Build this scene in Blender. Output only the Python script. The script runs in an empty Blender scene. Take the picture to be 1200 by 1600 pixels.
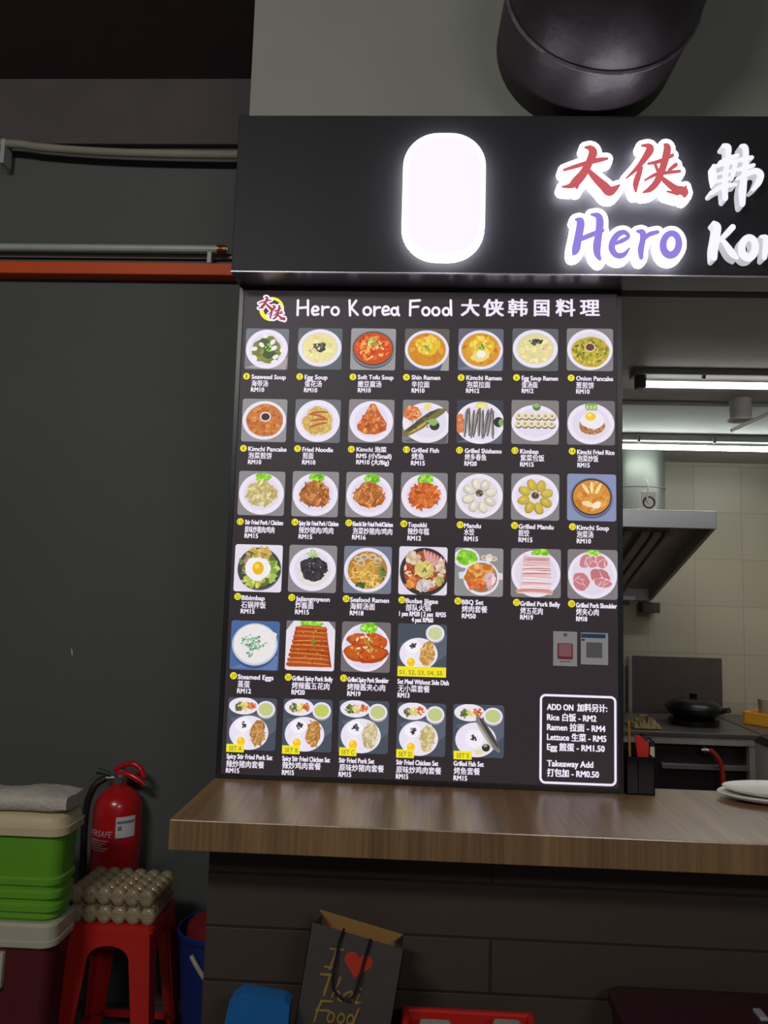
import bpy, bmesh, math, random
from mathutils import Vector, Matrix, Euler

# ------------------------------------------------------------------ camera, world, light, exposure
SC = bpy.context.scene
COL = SC.collection
CAM_Z, FPX = 1.55, 1200.0
PITCH, ROLL, YAW = math.radians(5.97), math.radians(1.634), math.radians(2.51)
_cy, _sy, _cp, _sp = math.cos(YAW), math.sin(YAW), math.cos(PITCH), math.sin(PITCH)
_fw = Vector((-_sy * _cp, _cy * _cp, _sp))
_rt0 = Vector((_cy, _sy, 0))
_up0 = _rt0.cross(_fw)
_rt = _rt0 * math.cos(ROLL) + _up0 * math.sin(ROLL)
_up = _up0 * math.cos(ROLL) - _rt0 * math.sin(ROLL)
CAM = Vector((0, 0, CAM_Z))

cam_data = bpy.data.cameras.new('camera')
cam = bpy.data.objects.new('camera', cam_data)
COL.objects.link(cam)
cam_data.sensor_fit = 'VERTICAL'
cam_data.sensor_height = 36.0
cam_data.lens = 36.0 * FPX / 1600.0
cam_data.clip_start = 0.05
m3 = Matrix((_rt, _up, -_fw)).transposed()
cam.matrix_world = Matrix.Translation(CAM) @ m3.to_4x4()
SC.camera = cam

SC.view_settings.view_transform = 'Standard'
SC.view_settings.look = 'None'
SC.view_settings.gamma = 1.0
SC.view_settings.use_curve_mapping = False
SC.view_settings.exposure = 0.0

HALL_POWER = 42.0       # hall ceiling lamps, behind and left of the camera
FILL_POWER = 26.0  # added fill light from the right, not a known hall lamp
TUBE, TUBE2 = 2.9, 17.0   # kitchen fluorescent tubes
WORLD = 0.06

w = bpy.data.worlds.new('world')
SC.world = w
w.use_nodes = True
w.node_tree.nodes['Background'].inputs[0].default_value = (0.9, 0.95, 1.0, 1)
w.node_tree.nodes['Background'].inputs[1].default_value = WORLD


def area(name, loc, target, sx, sy, power, col):
    d = bpy.data.lights.new(name, 'AREA')
    d.shape = 'RECTANGLE'
    d.size, d.size_y = sx, sy
    d.energy = power
    d.color = col
    o = bpy.data.objects.new(name, d)
    COL.objects.link(o)
    o.location = loc
    o.rotation_euler = (Vector(target) - Vector(loc)).to_track_quat('-Z', 'Y').to_euler()
    return o


area('hall_and_fill_light', (-1.3, -1.0, 3.4), (-0.4, 2.4, 1.8), 1.2, 0.3, HALL_POWER, (1.0, 0.98, 0.95))
area('hall_and_fill_light', (1.6, -2.6, 3.4), (0.2, 2.2, 1.2), 1.2, 0.3, FILL_POWER, (1.0, 0.96, 0.97))  # added fill, lifts the dark right part of the fascia panel


def ray(px, py):
    return _rt * ((px - 600) / FPX) - _up * ((py - 800) / FPX) + _fw


def at(px, py, Y):
    """the point of the vertical plane at depth Y that the photo shows at a pixel: (x, z)"""
    d = ray(px, py)
    p = CAM + d * (Y / d.y)
    return (p.x, p.z)


# ------------------------------------------------------------------ materials
def lin(c):
    out = []
    for v in c[:3]:
        v = v / 255.0
        out.append(v / 12.92 if v <= 0.04045 else ((v + 0.055) / 1.055) ** 2.4)
    return tuple(out)


MATS = {}


def mat(name, rgb, rough=0.5, metal=0.0, var=0.12, scale=(8, 8, 8), bump=0.0, emit=None, emit_s=0.0, trans=0.0, coat=0.0, spec=0.5, ior=1.45, bscale=None):
    if name in MATS:
        return MATS[name]
    m = bpy.data.materials.new(name)
    m.use_nodes = True
    nt = m.node_tree
    b = nt.nodes['Principled BSDF']
    c = lin(rgb)
    b.inputs['Roughness'].default_value = rough
    b.inputs['Metallic'].default_value = metal
    b.inputs['Specular IOR Level'].default_value = spec
    b.inputs['IOR'].default_value = ior
    b.inputs['Transmission Weight'].default_value = trans
    b.inputs['Coat Weight'].default_value = coat
    tc = nt.nodes.new('ShaderNodeTexCoord')
    mp = nt.nodes.new('ShaderNodeMapping')
    mp.inputs['Scale'].default_value = scale
    nt.links.new(tc.outputs['Object'], mp.inputs['Vector'])
    n = nt.nodes.new('ShaderNodeTexNoise')
    n.inputs['Scale'].default_value = 1.0
    n.inputs['Detail'].default_value = 4.0
    nt.links.new(mp.outputs['Vector'], n.inputs['Vector'])
    mx = nt.nodes.new('ShaderNodeMix')
    mx.data_type = 'RGBA'
    mx.inputs['A'].default_value = (*[max(0, v * (1 - var * 2)) for v in c], 1)
    mx.inputs['B'].default_value = (*[min(1, v * (1 + var * 2)) for v in c], 1)
    nt.links.new(n.outputs['Fac'], mx.inputs['Factor'])
    nt.links.new(mx.outputs['Result'], b.inputs['Base Color'])
    if bump:
        n2 = nt.nodes.new('ShaderNodeTexNoise')
        n2.inputs['Scale'].default_value = bscale or 40
        n2.inputs['Detail'].default_value = 5
        nt.links.new(tc.outputs['Object'], n2.inputs['Vector'])
        bp = nt.nodes.new('ShaderNodeBump')
        bp.inputs['Strength'].default_value = bump
        bp.inputs['Distance'].default_value = 0.01
        nt.links.new(n2.outputs['Fac'], bp.inputs['Height'])
        nt.links.new(bp.outputs['Normal'], b.inputs['Normal'])
    if emit is not None:
        b.inputs['Emission Color'].default_value = (*lin(emit), 1)
        b.inputs['Emission Strength'].default_value = emit_s
    MATS[name] = m
    return m


def print_material():
    """back-lit printed film: the printed colour (attribute col) is lit from behind"""
    m = bpy.data.materials.new('backlit_print')
    m.use_nodes = True
    nt = m.node_tree
    b = nt.nodes['Principled BSDF']
    a = nt.nodes.new('ShaderNodeAttribute')
    a.attribute_name = 'col'
    n = nt.nodes.new('ShaderNodeTexNoise')
    n.inputs['Scale'].default_value = 220
    tc = nt.nodes.new('ShaderNodeTexCoord')
    nt.links.new(tc.outputs['Object'], n.inputs['Vector'])
    mr = nt.nodes.new('ShaderNodeMapRange')
    mr.inputs['To Min'].default_value = 0.88
    mr.inputs['To Max'].default_value = 1.12
    nt.links.new(n.outputs['Fac'], mr.inputs['Value'])
    nt.links.new(a.outputs['Color'], b.inputs['Emission Color'])
    nt.links.new(mr.outputs['Result'], b.inputs['Emission Strength'])
    d = nt.nodes.new('ShaderNodeMix')
    d.data_type = 'RGBA'
    d.inputs['Factor'].default_value = 0.85
    d.inputs['B'].default_value = (0.01, 0.01, 0.01, 1)
    nt.links.new(a.outputs['Color'], d.inputs['A'])
    nt.links.new(d.outputs['Result'], b.inputs['Base Color'])
    b.inputs['Roughness'].default_value = 0.45
    b.inputs['Specular IOR Level'].default_value = 0.3
    MATS['backlit_print'] = m
    return m


PRINT = print_material()


def wood_material():
    m = bpy.data.materials.new('wood_laminate')
    m.use_nodes = True
    nt = m.node_tree
    b = nt.nodes['Principled BSDF']
    tc = nt.nodes.new('ShaderNodeTexCoord')
    mp = nt.nodes.new('ShaderNodeMapping')
    mp.inputs['Scale'].default_value = (95, 3.0, 2.2)
    nt.links.new(tc.outputs['Object'], mp.inputs['Vector'])
    n = nt.nodes.new('ShaderNodeTexNoise')
    n.inputs['Scale'].default_value = 1
    n.inputs['Detail'].default_value = 6
    n.inputs['Roughness'].default_value = 0.65
    nt.links.new(mp.outputs['Vector'], n.inputs['Vector'])
    mp2 = nt.nodes.new('ShaderNodeMapping')
    mp2.inputs['Scale'].default_value = (14, 0.7, 0.5)
    nt.links.new(tc.outputs['Object'], mp2.inputs['Vector'])
    n2 = nt.nodes.new('ShaderNodeTexNoise')
    n2.inputs['Scale'].default_value = 1
    nt.links.new(mp2.outputs['Vector'], n2.inputs['Vector'])
    ad = nt.nodes.new('ShaderNodeMath')
    ad.operation = 'MULTIPLY_ADD'
    ad.inputs[1].default_value = 0.45
    nt.links.new(n2.outputs['Fac'], ad.inputs[0])
    ad2 = nt.nodes.new('ShaderNodeMath')
    ad2.operation = 'MULTIPLY'
    ad2.inputs[1].default_value = 0.6
    nt.links.new(n.outputs['Fac'], ad2.inputs[0])
    nt.links.new(ad2.outputs[0], ad.inputs[2])
    cr = nt.nodes.new('ShaderNodeValToRGB')
    cr.color_ramp.elements[0].position = 0.32
    cr.color_ramp.elements[0].color = (*lin((82, 60, 36)), 1)
    cr.color_ramp.elements[1].position = 0.72
    cr.color_ramp.elements[1].color = (*lin((160, 125, 80)), 1)
    e = cr.color_ramp.elements.new(0.5)
    e.color = (*lin((128, 97, 59)), 1)
    nt.links.new(ad.outputs[0], cr.inputs['Fac'])
    nt.links.new(cr.outputs['Color'], b.inputs['Base Color'])
    b.inputs['Roughness'].default_value = 0.31
    b.inputs['Specular IOR Level'].default_value = 1.0
    b.inputs['IOR'].default_value = 1.75
    MATS['wood_laminate'] = m
    return m


WOOD = wood_material()


def line_material(name, rgb, line_rgb, size, mortar, rough=0.4, offset=0.0, ratio=1.0, swap=True, bump=0.3, var=0.06, shift=(0, 0, 0)):
    """tiles or planks: a brick texture laid in the x-z plane (swap) or on the x-y plane"""
    m = bpy.data.materials.new(name)
    m.use_nodes = True
    nt = m.node_tree
    b = nt.nodes['Principled BSDF']
    tc = nt.nodes.new('ShaderNodeTexCoord')
    sep = nt.nodes.new('ShaderNodeSeparateXYZ')
    cmb = nt.nodes.new('ShaderNodeCombineXYZ')
    mp = nt.nodes.new('ShaderNodeMapping')
    mp.inputs['Location'].default_value = shift
    nt.links.new(tc.outputs['Object'], mp.inputs['Vector'])
    nt.links.new(mp.outputs['Vector'], sep.inputs[0])
    nt.links.new(sep.outputs['X'], cmb.inputs['X'])
    nt.links.new(sep.outputs['Z' if swap else 'Y'], cmb.inputs['Y'])
    br = nt.nodes.new('ShaderNodeTexBrick')
    br.offset = offset
    br.inputs['Scale'].default_value = 1.0
    br.inputs['Brick Width'].default_value = size * ratio
    br.inputs['Row Height'].default_value = size
    br.inputs['Mortar Size'].default_value = mortar
    br.inputs['Mortar Smooth'].default_value = 0.3
    c = lin(rgb)
    br.inputs['Color1'].default_value = (*[v * (1 - var) for v in c], 1)
    br.inputs['Color2'].default_value = (*[min(1, v * (1 + var)) for v in c], 1)
    br.inputs['Mortar'].default_value = (*lin(line_rgb), 1)
    nt.links.new(cmb.outputs[0], br.inputs['Vector'])
    nt.links.new(br.outputs['Color'], b.inputs['Base Color'])
    bp = nt.nodes.new('ShaderNodeBump')
    bp.invert = True
    bp.inputs['Strength'].default_value = bump
    bp.inputs['Distance'].default_value = 0.004
    nt.links.new(br.outputs['Fac'], bp.inputs['Height'])
    nt.links.new(bp.outputs['Normal'], b.inputs['Normal'])
    b.inputs['Roughness'].default_value = rough
    MATS[name] = m
    return m


# ------------------------------------------------------------------ mesh builder
WHITE = (238, 228, 245)


class MB:
    def __init__(self):
        self.v, self.f, self.c, self.mi = [], [], [], []

    def add(self, verts, faces, col=None, mi=0):
        o = len(self.v)
        self.v += [tuple(p) for p in verts]
        for f in faces:
            self.f.append(tuple(i + o for i in f))
            self.c.append(col)
            self.mi.append(mi)
        return self

    def bm(self, bm, mi=0, col=None):
        bm.verts.ensure_lookup_table()
        bm.verts.index_update()
        self.add([v.co[:] for v in bm.verts], [[v.index for v in f.verts] for f in bm.faces], col, mi)
        bm.free()
        return self

    def box(self, lo, hi, bev=0.0, seg=2, mi=0, M=None):
        b = bmesh.new()
        bmesh.ops.create_cube(b, size=1)
        for v in b.verts:
            v.co = Vector([lo[i] + (v.co[i] + 0.5) * (hi[i] - lo[i]) for i in range(3)])
        if bev > 0:
            bmesh.ops.bevel(b, geom=b.edges[:], offset=bev, segments=seg, affect='EDGES', profile=0.5)
        if M is not None:
            b.transform(M)
        return self.bm(b, mi)

    def taper(self, lo, hi, z0, z1, r0=0.03, r1=None, n=5, mi=0, cap0=True, cap1=True):
        """rounded-rectangle frustum: lo/hi = (x0, x1, y0, y1) at z0 and z1"""
        r1 = r0 if r1 is None else r1
        A = [(x, y, z0) for x, y in rrect(*lo, r0, n)]
        B = [(x, y, z1) for x, y in rrect(*hi, r1, n)]
        return self.loft([A, B], cap0, cap1, mi)

    def loft(self, rings, cap0=True, cap1=True, mi=0, closed=True, col=None):
        n = len(rings[0])
        vs = [p for r in rings for p in r]
        fs = []
        for k in range(len(rings) - 1):
            for i in range(n if closed else n - 1):
                j = (i + 1) % n
                fs.append((k * n + i, k * n + j, (k + 1) * n + j, (k + 1) * n + i))
        if cap0:
            fs.append(tuple(range(n))[::-1])
        if cap1:
            fs.append(tuple(range((len(rings) - 1) * n, len(rings) * n)))
        return self.add(vs, fs, col, mi)

    def lathe(self, prof, cx=0, cy=0, n=32, mi=0, sx=1.0, sy=1.0, caps=True):
        rings = [[(cx + r * sx * math.cos(2 * math.pi * i / n), cy + r * sy * math.sin(2 * math.pi * i / n), z) for i in range(n)] for r, z in prof]
        return self.loft(rings, caps, caps, mi)

    def tube(self, pts, r, n=10, mi=0, caps=True):
        pts = [Vector(p) for p in pts]
        rr = r if isinstance(r, (list, tuple)) else [r] * len(pts)
        rings = []
        nrm = None
        for i, p in enumerate(pts):
            t = (pts[min(i + 1, len(pts) - 1)] - pts[max(i - 1, 0)]).normalized()
            if nrm is None:
                nrm = t.orthogonal().normalized()
            nrm = (nrm - t * nrm.dot(t)).normalized()
            bn = t.cross(nrm)
            rings.append([tuple(p + (nrm * math.cos(2 * math.pi * k / n) + bn * math.sin(2 * math.pi * k / n)) * rr[i]) for k in range(n)])
        return self.loft(rings, caps, caps, mi)

    def prism(self, poly, y0, y1, mi=0, col=None, ms=None):
        """outline in (x, z), extruded from y0 to y1"""
        n = len(poly)
        vs = [(x, y0, z) for x, z in poly] + [(x, y1, z) for x, z in poly]
        self.add(vs, [tuple(range(n)), tuple(range(2 * n - 1, n - 1, -1))], col, mi)
        return self.add(vs, [(i, i + n, (i + 1) % n + n, (i + 1) % n) for i in range(n)], col, mi if ms is None else ms)

    def build(self, name, mats, parent=None, smooth=False, loc=None):
        if not isinstance(mats, (list, tuple)):
            mats = [mats]
        me = bpy.data.meshes.new(name)
        off = Vector((0, 0, 0))
        q = parent
        while q is not None:
            off += q.location
            q = q.parent
        if loc is not None:
            off = off + Vector(loc)
        me.from_pydata([(a - off.x, b - off.y, c - off.z) for a, b, c in self.v], [], self.f)
        for m in mats:
            me.materials.append(m)
        me.polygons.foreach_set('material_index', self.mi)
        if smooth:
            me.polygons.foreach_set('use_smooth', [True] * len(me.polygons))
        if any(c is not None for c in self.c):
            ca = me.color_attributes.new('col', 'FLOAT_COLOR', 'CORNER')
            buf = []
            for f, c in zip(self.f, self.c):
                l = lin(c or (0, 0, 0))
                buf += [l[0], l[1], l[2], 1.0] * len(f)
            ca.data.foreach_set('color', buf)
        else:
            b = bmesh.new()
            b.from_mesh(me)
            bmesh.ops.recalc_face_normals(b, faces=b.faces[:])
            b.to_mesh(me)
            b.free()
        me.update()
        if smooth and smooth != 'all':
            try:
                me.set_sharp_from_angle(angle=math.radians(38))
            except Exception:
                pass
        o = bpy.data.objects.new(name, me)
        COL.objects.link(o)
        if parent is not None:
            o.parent = parent
        if loc is not None:
            o.location = loc
        return o


def rrect(x0, x1, y0, y1, r, n=5):
    pts = []
    for cx, cy, a in ((x1 - r, y0 + r, -90), (x1 - r, y1 - r, 0), (x0 + r, y1 - r, 90), (x0 + r, y0 + r, 180)):
        for k in range(n + 1):
            t = math.radians(a + 90.0 * k / n)
            pts.append((cx + r * math.cos(t), cy + r * math.sin(t)))
    return pts


def tag(o, label=None, cat=None, group=None, kind=None):
    if label:
        o['label'] = label
    if cat:
        o['category'] = cat
    if group:
        o['group'] = group
    if kind:
        o['kind'] = kind
    return o


def thing(name, label, cat, loc, group=None):
    o = bpy.data.objects.new(name, None)
    o.empty_display_size = 0.05
    COL.objects.link(o)
    o.location = loc
    return tag(o, label, cat, group)


def struct(name, mb, m, label=None):
    return tag(mb.build(name, m), label, None, None, 'structure')


def smooth_path(pts, k=5):
    """Catmull-Rom through points of any dimension"""
    if len(pts) < 3:
        out = []
        for i in range(k + 1):
            t = i / k
            out.append(tuple(a + (b - a) * t for a, b in zip(pts[0], pts[-1])))
        return out
    P = [pts[0]] + list(pts) + [pts[-1]]
    out = []
    for i in range(1, len(P) - 2):
        for s in range(k):
            t = s / k
            out.append(tuple(0.5 * (2 * b + (c - a) * t + (2 * a - 5 * b + 4 * c - d) * t * t + (3 * b - a - 3 * c + d) * t ** 3)
                             for a, b, c, d in zip(P[i - 1], P[i], P[i + 1], P[i + 2])))
    out.append(tuple(pts[-1]))
    return out


def strokes(mb, sts, tf, y0, y1, grow=0.0, mi=0, col=None, k=5, disc=12, flat=False, ms=None):
    """brush strokes: each a list of (px, py, half width); tf turns a pixel into (x, z)"""
    stag = 0
    for st in sts:
        path = smooth_path(st, k)
        pts = [(p[0], p[1], max(0.3, p[2] + grow)) for p in path]
        for a, b in zip(pts, pts[1:]):
            d = math.hypot(b[0] - a[0], b[1] - a[1]) or 1e-6
            nx, ny = -(b[1] - a[1]) / d, (b[0] - a[0]) / d
            q = [tf(a[0] + nx * a[2], a[1] + ny * a[2]), tf(b[0] + nx * b[2], b[1] + ny * b[2]),
                 tf(b[0] - nx * b[2], b[1] - ny * b[2]), tf(a[0] - nx * a[2], a[1] - ny * a[2])]
            stag += 1
            if flat:
                mb.add([(x, y0, z) for x, z in q], [(0, 1, 2, 3)], col, mi)
            else:
                mb.prism(q, y0 - stag * 4e-6, y1, mi, col, ms)
        for p in pts:
            q = [tf(p[0] + p[2] * math.cos(2 * math.pi * i / disc), p[1] + p[2] * math.sin(2 * math.pi * i / disc)) for i in range(disc)]
            stag += 1
            if flat:
                mb.add([(x, y0, z) for x, z in q], [tuple(range(disc))], col, mi)
            else:
                mb.prism(q, y0 - stag * 4e-6, y1, mi, col, ms)
    return mb


def ring_stroke(cx, cy, rx, ry, hw, hw2=None, tilt=0.0, n=18):
    out = []
    for i in range(n + 1):
        a = 2 * math.pi * i / n
        x, y = rx * math.cos(a), ry * math.sin(a)
        t = math.radians(tilt)
        wv = hw + ((hw2 or hw) - hw) * (0.5 + 0.5 * math.sin(a))
        out.append((cx + x * math.cos(t) - y * math.sin(t), cy + x * math.sin(t) + y * math.cos(t), wv))
    return out


_txt_cache = {}


def text_geo(s, bold):
    key = (s, bold)
    if key not in _txt_cache:
        c = bpy.data.curves.new('lettering_source', 'FONT')
        c.body = s
        c.size = 1
        c.resolution_u = 2
        c.offset = bold
        o = bpy.data.objects.new('lettering_source', c)
        COL.objects.link(o)
        dg = bpy.context.evaluated_depsgraph_get()
        dg.update()
        me = bpy.data.meshes.new_from_object(o.evaluated_get(dg))
        vs = [tuple(v.co) for v in me.vertices]
        fs = [tuple(p.vertices) for p in me.polygons]
        bpy.data.objects.remove(o)
        bpy.data.curves.remove(c)
        bpy.data.meshes.remove(me)
        _txt_cache[key] = (vs, fs)
    return _txt_cache[key]


# ================================================================== THE SETTING
m_wall = mat('grey_wall_paint', (88, 92, 89), 0.75, var=0.05, scale=(2, 2, 2), bump=0.12, bscale=60)
m_band = mat('concrete_band', (88, 81, 80), 0.85, var=0.1, scale=(5, 5, 5), bump=0.3)
m_dark = mat('black_ceiling_paint', (88, 68, 73), 0.9, var=0.1)
m_panel = mat('grey_fascia_panel', (132, 134, 124), 0.55, var=0.04, scale=(3, 3, 3))
m_floor = line_material('floor_tile', (92, 88, 84), (60, 58, 56), 0.6, 0.006, 0.5, swap=False)
m_tile = line_material('kitchen_wall_tile', (176, 166, 147), (163, 153, 135), 0.3, 0.004, 0.35, shift=(0.02, 0, -0.02))
m_kceil = mat('kitchen_ceiling_paint', (176, 174, 170), 0.6, var=0.03)

WALL_Y = 3.0
b = MB()
b.box((-4.5, WALL_Y, 0), (-0.40, WALL_Y + 0.1, 3.75))
struct('wall_left', b, m_wall)
b = MB()
zb0 = at(180, 232, WALL_Y)[1]
b.box((-4.5, WALL_Y - 0.035, zb0), (-0.40, WALL_Y, 3.75), 0.004)
struct('trim_1', b, m_band)
b = MB()
b.box((-4.5, -4.5, 3.66), (4.0, WALL_Y + 0.1, 3.74))
struct('ceiling', b, m_dark)
b = MB()
b.box((-4.5, -4.5, -0.1), (4.0, 5.2, 0))
struct('floor', b, m_floor)
b = MB()
b.box((-0.545, 2.2, 2.5), (3.2, 2.26, 3.66))
struct('wall_front', b, m_panel)
# kitchen shell
b = MB()
b.box((-0.30, 5.0, 0), (3.3, 5.1, 2.5))
struct('wall_back', b, m_tile)
b = MB()
b.box((-0.40, 2.30, 0), (-0.30, 5.1, 2.5))
struct('wall_kitchen', b, m_tile)
b = MB()
b.box((3.2, 2.3, 0), (3.3, 5.0, 2.5))
struct('wall_right', b, m_tile)
b = MB()
b.box((-0.30, 2.27, 2.46), (3.2, 3.52, 2.56))
b.box((-0.30, 3.52, 2.445), (3.2, 5.0, 2.56))
b.box((-0.30, 3.505, 2.440), (3.2, 3.525, 2.447))
struct('ceiling_kitchen', b, m_kceil)

# ================================================================== COUNTER
m_planks = line_material('dark_wood_planks', (68, 56, 48), (42, 35, 31), 0.125, 0.004, 0.55, offset=0.5, ratio=12, bump=0.5, var=0.1, shift=(0.3, 0, 0.02))
ct = thing('service_counter', 'long wood laminate counter with dark plank front under the menu board', 'counter', (0.5, 2.05, 0))
b = MB()
b.box((-0.550, 1.80, 0.952), (2.6, 2.275, 1.020), 0.0025, 2)
b.build('countertop', WOOD, ct)
b = MB()
b.box((-0.492, 1.95, 0.0), (2.55, 1.985, 0.952), 0.002)
b.build('front_panel', m_planks, ct)
b = MB()
b.box((-0.492, 1.985, 0.0), (-0.462, 2.27, 0.952), 0.002)
b.build('end_panel', mat('grey_end_panel', (96, 88, 80), 0.6), ct)
b = MB()
b.box((-0.462, 2.2, 0.0), (2.55, 2.27, 0.952))
b.build('rear_panel', mat('grey_end_panel', (96, 88, 80)), ct)

# ================================================================== BIG SIGN
SY = 2.10
m_sign = mat('black_sign_sheet', (33, 33, 36), 0.5, var=0.05, scale=(3, 3, 3), spec=0.25)
m_edge = mat('pale_metal_edge', (190, 188, 196), 0.3, 0.6)
m_lit = mat('lit_white_acrylic', (240, 238, 245), 0.35, var=0.01, emit=(255, 248, 255), emit_s=1.25)
m_lit_side = mat('halo_boost_acrylic', (240, 238, 245), 0.35, var=0.01, emit=(246, 244, 255), emit_s=15.0)  # sides glow far brighter than the faces, to put a halo on the sign
m_white_l = mat('lit_white_letter', (150, 150, 155), 0.4, var=0.01, emit=(244, 242, 250), emit_s=0.92)
m_white_s = mat('grey_letter_return', (120, 120, 125), 0.5, var=0.02, emit=(196, 198, 204), emit_s=0.85)
m_red_l = mat('lit_red_acrylic', (150, 40, 45), 0.35, var=0.02, emit=(188, 92, 98), emit_s=0.9)
m_pur_l = mat('lit_purple_acrylic', (110, 90, 190), 0.35, var=0.02, emit=(138, 122, 200), emit_s=0.88)

sg = thing('shop_sign', 'black lightbox sign with glowing red, purple and white lettering over the stall', 'sign', (0.5, 2.16, 2.45))
b = MB()
b.box((-0.551, SY, 2.453), (2.6, 2.2, 2.930), 0.002)
b.build('sign_box', m_sign, sg)
b = MB()
b.box((-0.5505, SY + 0.008, 2.4515), (2.6, 2.199, 2.4535))
b.build('soffit', mat('glossy_sheet_painted_reflection', (84, 78, 88), 0.3, var=0.05, spec=1.0, ior=1.7), sg)  # black sheet with a lifted purple-grey base, painting in the menu's reflection
b = MB()
b.box((-0.552, SY - 0.004, 2.451), (2.6, SY + 0.006, 2.4545), 0.0008, 1)
b.build('edge_strip', m_edge, sg)


def S(px, py):
    return at(px, py, SY - 0.03)


def crop_tf(ox, oy, s):
    return lambda st: [[(ox + x / s, oy + y / s, h / s) for x, y, h in q] for q in st]


C1 = crop_tf(860, 200, 3.529)
G_DA = C1([[(75, 232, 7), (140, 212, 11), (215, 190, 12), (265, 178, 13), (312, 170, 7)],
           [(192, 108, 6), (222, 114, 17), (234, 140, 24), (214, 190, 21), (182, 250, 23), (140, 298, 25), (110, 320, 14), (66, 326, 5)],
           [(160, 290, 10), (145, 330, 8)],
           [(200, 225, 10), (245, 275, 19), (295, 322, 25), (328, 350, 26), (378, 318, 6)]])
G_XIA = C1([[(505, 98, 6), (540, 100, 14), (548, 122, 22), (515, 175, 17), (475, 225, 12), (418, 278, 4)],
            [(500, 220, 10), (485, 260, 16), (470, 310, 16), (470, 350, 6)],
            [(540, 198, 7), (600, 185, 11), (672, 152, 10)],
            [(630, 94, 8), (644, 112, 20), (632, 175, 20), (610, 245, 19), (585, 300, 19), (550, 338, 16), (512, 356, 5)],
            [(578, 205, 8), (592, 240, 9)], [(690, 205, 12), (655, 232, 9)],
            [(520, 290, 5), (580, 258, 10), (640, 248, 10), (712, 240, 8)],
            [(605, 270, 10), (645, 305, 16), (690, 338, 20), (735, 352, 24), (738, 378, 8)],
            [(642, 352, 4), (700, 362, 12)], [(745, 325, 6), (740, 350, 14)]])
G_H = C1([[(138, 505, 5), (165, 515, 20), (162, 560, 22), (150, 620, 22), (140, 670, 22), (128, 695, 9)],
          [(170, 612, 13), (225, 590, 14), (285, 566, 12)],
          [(225, 478, 6), (262, 486, 17), (272, 520, 21), (265, 590, 20), (256, 650, 22), (258, 695, 18), (272, 724, 9)]])
G_E = C1([[(352, 640, 9), (395, 622, 12), (430, 600, 10), (408, 576, 13), (372, 588, 17), (345, 625, 18), (338, 665, 18), (360, 700, 16), (400, 702, 14), (436, 664, 4)]])
G_R = C1([[(478, 570, 7), (508, 578, 17), (508, 620, 16), (498, 670, 17), (500, 715, 12)], [(508, 625, 8), (540, 590, 13), (590, 575, 11)]])
G_O = C1([ring_stroke(664, 642, 43, 60, 17, 21, 8)])
G_HAN = C1([[(955, 98, 12), (982, 108, 15), (978, 170, 14), (966, 250, 15), (962, 330, 16), (965, 388, 14)],
            [(935, 190, 10), (985, 168, 12), (1030, 152, 11)],
            [(900, 208, 9), (905, 250, 11), (912, 298, 8)],
            [(905, 214, 10), (965, 196, 11), (1015, 190, 13), (1010, 240, 12), (1000, 282, 9)],
            [(915, 256, 7), (1000, 236, 8)], [(915, 296, 8), (1000, 276, 9)],
            [(888, 358, 13), (930, 332, 13), (980, 318, 12), (1022, 312, 7)],
            [(1022, 182, 10), (1070, 172, 13), (1110, 164, 11)],
            [(1030, 232, 9), (1075, 220, 12), (1120, 206, 10)],
            [(1028, 282, 8), (1080, 258, 12), (1128, 238, 16), (1158, 258, 18), (1145, 305, 17), (1116, 340, 10)],
            [(1050, 102, 10), (1074, 112, 16), (1076, 190, 16), (1068, 270, 17), (1058, 350, 21), (1058, 420, 15)]])
G_K = C1([[(900, 522, 10), (922, 545, 18), (916, 600, 19), (906, 660, 19), (904, 718, 15)],
          [(1004, 548, 17), (968, 585, 15), (928, 626, 10)], [(945, 612, 10), (972, 650, 16), (1000, 690, 19), (1026, 716, 11)]])
G_O2 = C1([ring_stroke(1092, 660, 38, 55, 18, 22, 6)])
G_R2 = C1([[(1158, 598, 6), (1188, 608, 17), (1188, 650, 17), (1180, 715, 14)], [(1190, 655, 8), (1222, 615, 13), (1262, 605, 11)]])

for nm, gl, face_m, grow, lab in (('lit_character', G_DA, m_red_l, 7.6, 'red brush character on a glowing white outline'),
                                  ('lit_character', G_XIA, m_red_l, 7.2, 'red brush character, more complex, on a glowing white outline'),
                                  ('lit_letter', G_H, m_pur_l, 7.6, 'purple letter H on a glowing white outline'),
                                  ('lit_letter', G_E, m_pur_l, 7.0, 'purple letter e on a glowing white outline'),
                                  ('lit_letter', G_R, m_pur_l, 7.0, 'purple letter r on a glowing white outline'),
                                  ('lit_letter', G_O, m_pur_l, 7.0, 'purple letter o on a glowing white outline')):
    o = strokes(MB(), gl, S, SY - 0.03, SY, grow, ms=1).build(nm, [m_lit, m_lit_side], sg)
    o['label'] = lab
    strokes(MB(), gl, S, SY - 0.0315, SY - 0.0295, 0).build('letter_face', face_m, o)
for nm, gl, lab in (('lit_character', G_HAN, 'white raised brush character'), ('lit_letter', G_K, 'white raised letter K'),
                    ('lit_letter', G_O2, 'white raised letter o'), ('lit_letter', G_R2, 'white raised letter r')):
    o = strokes(MB(), gl, S, SY - 0.03, SY, 0, ms=0).build(nm, m_white_s, sg)
    o['label'] = lab
    strokes(MB(), gl, S, SY - 0.0315, SY - 0.0295, 0).build('letter_face', m_white_l, o)

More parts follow.
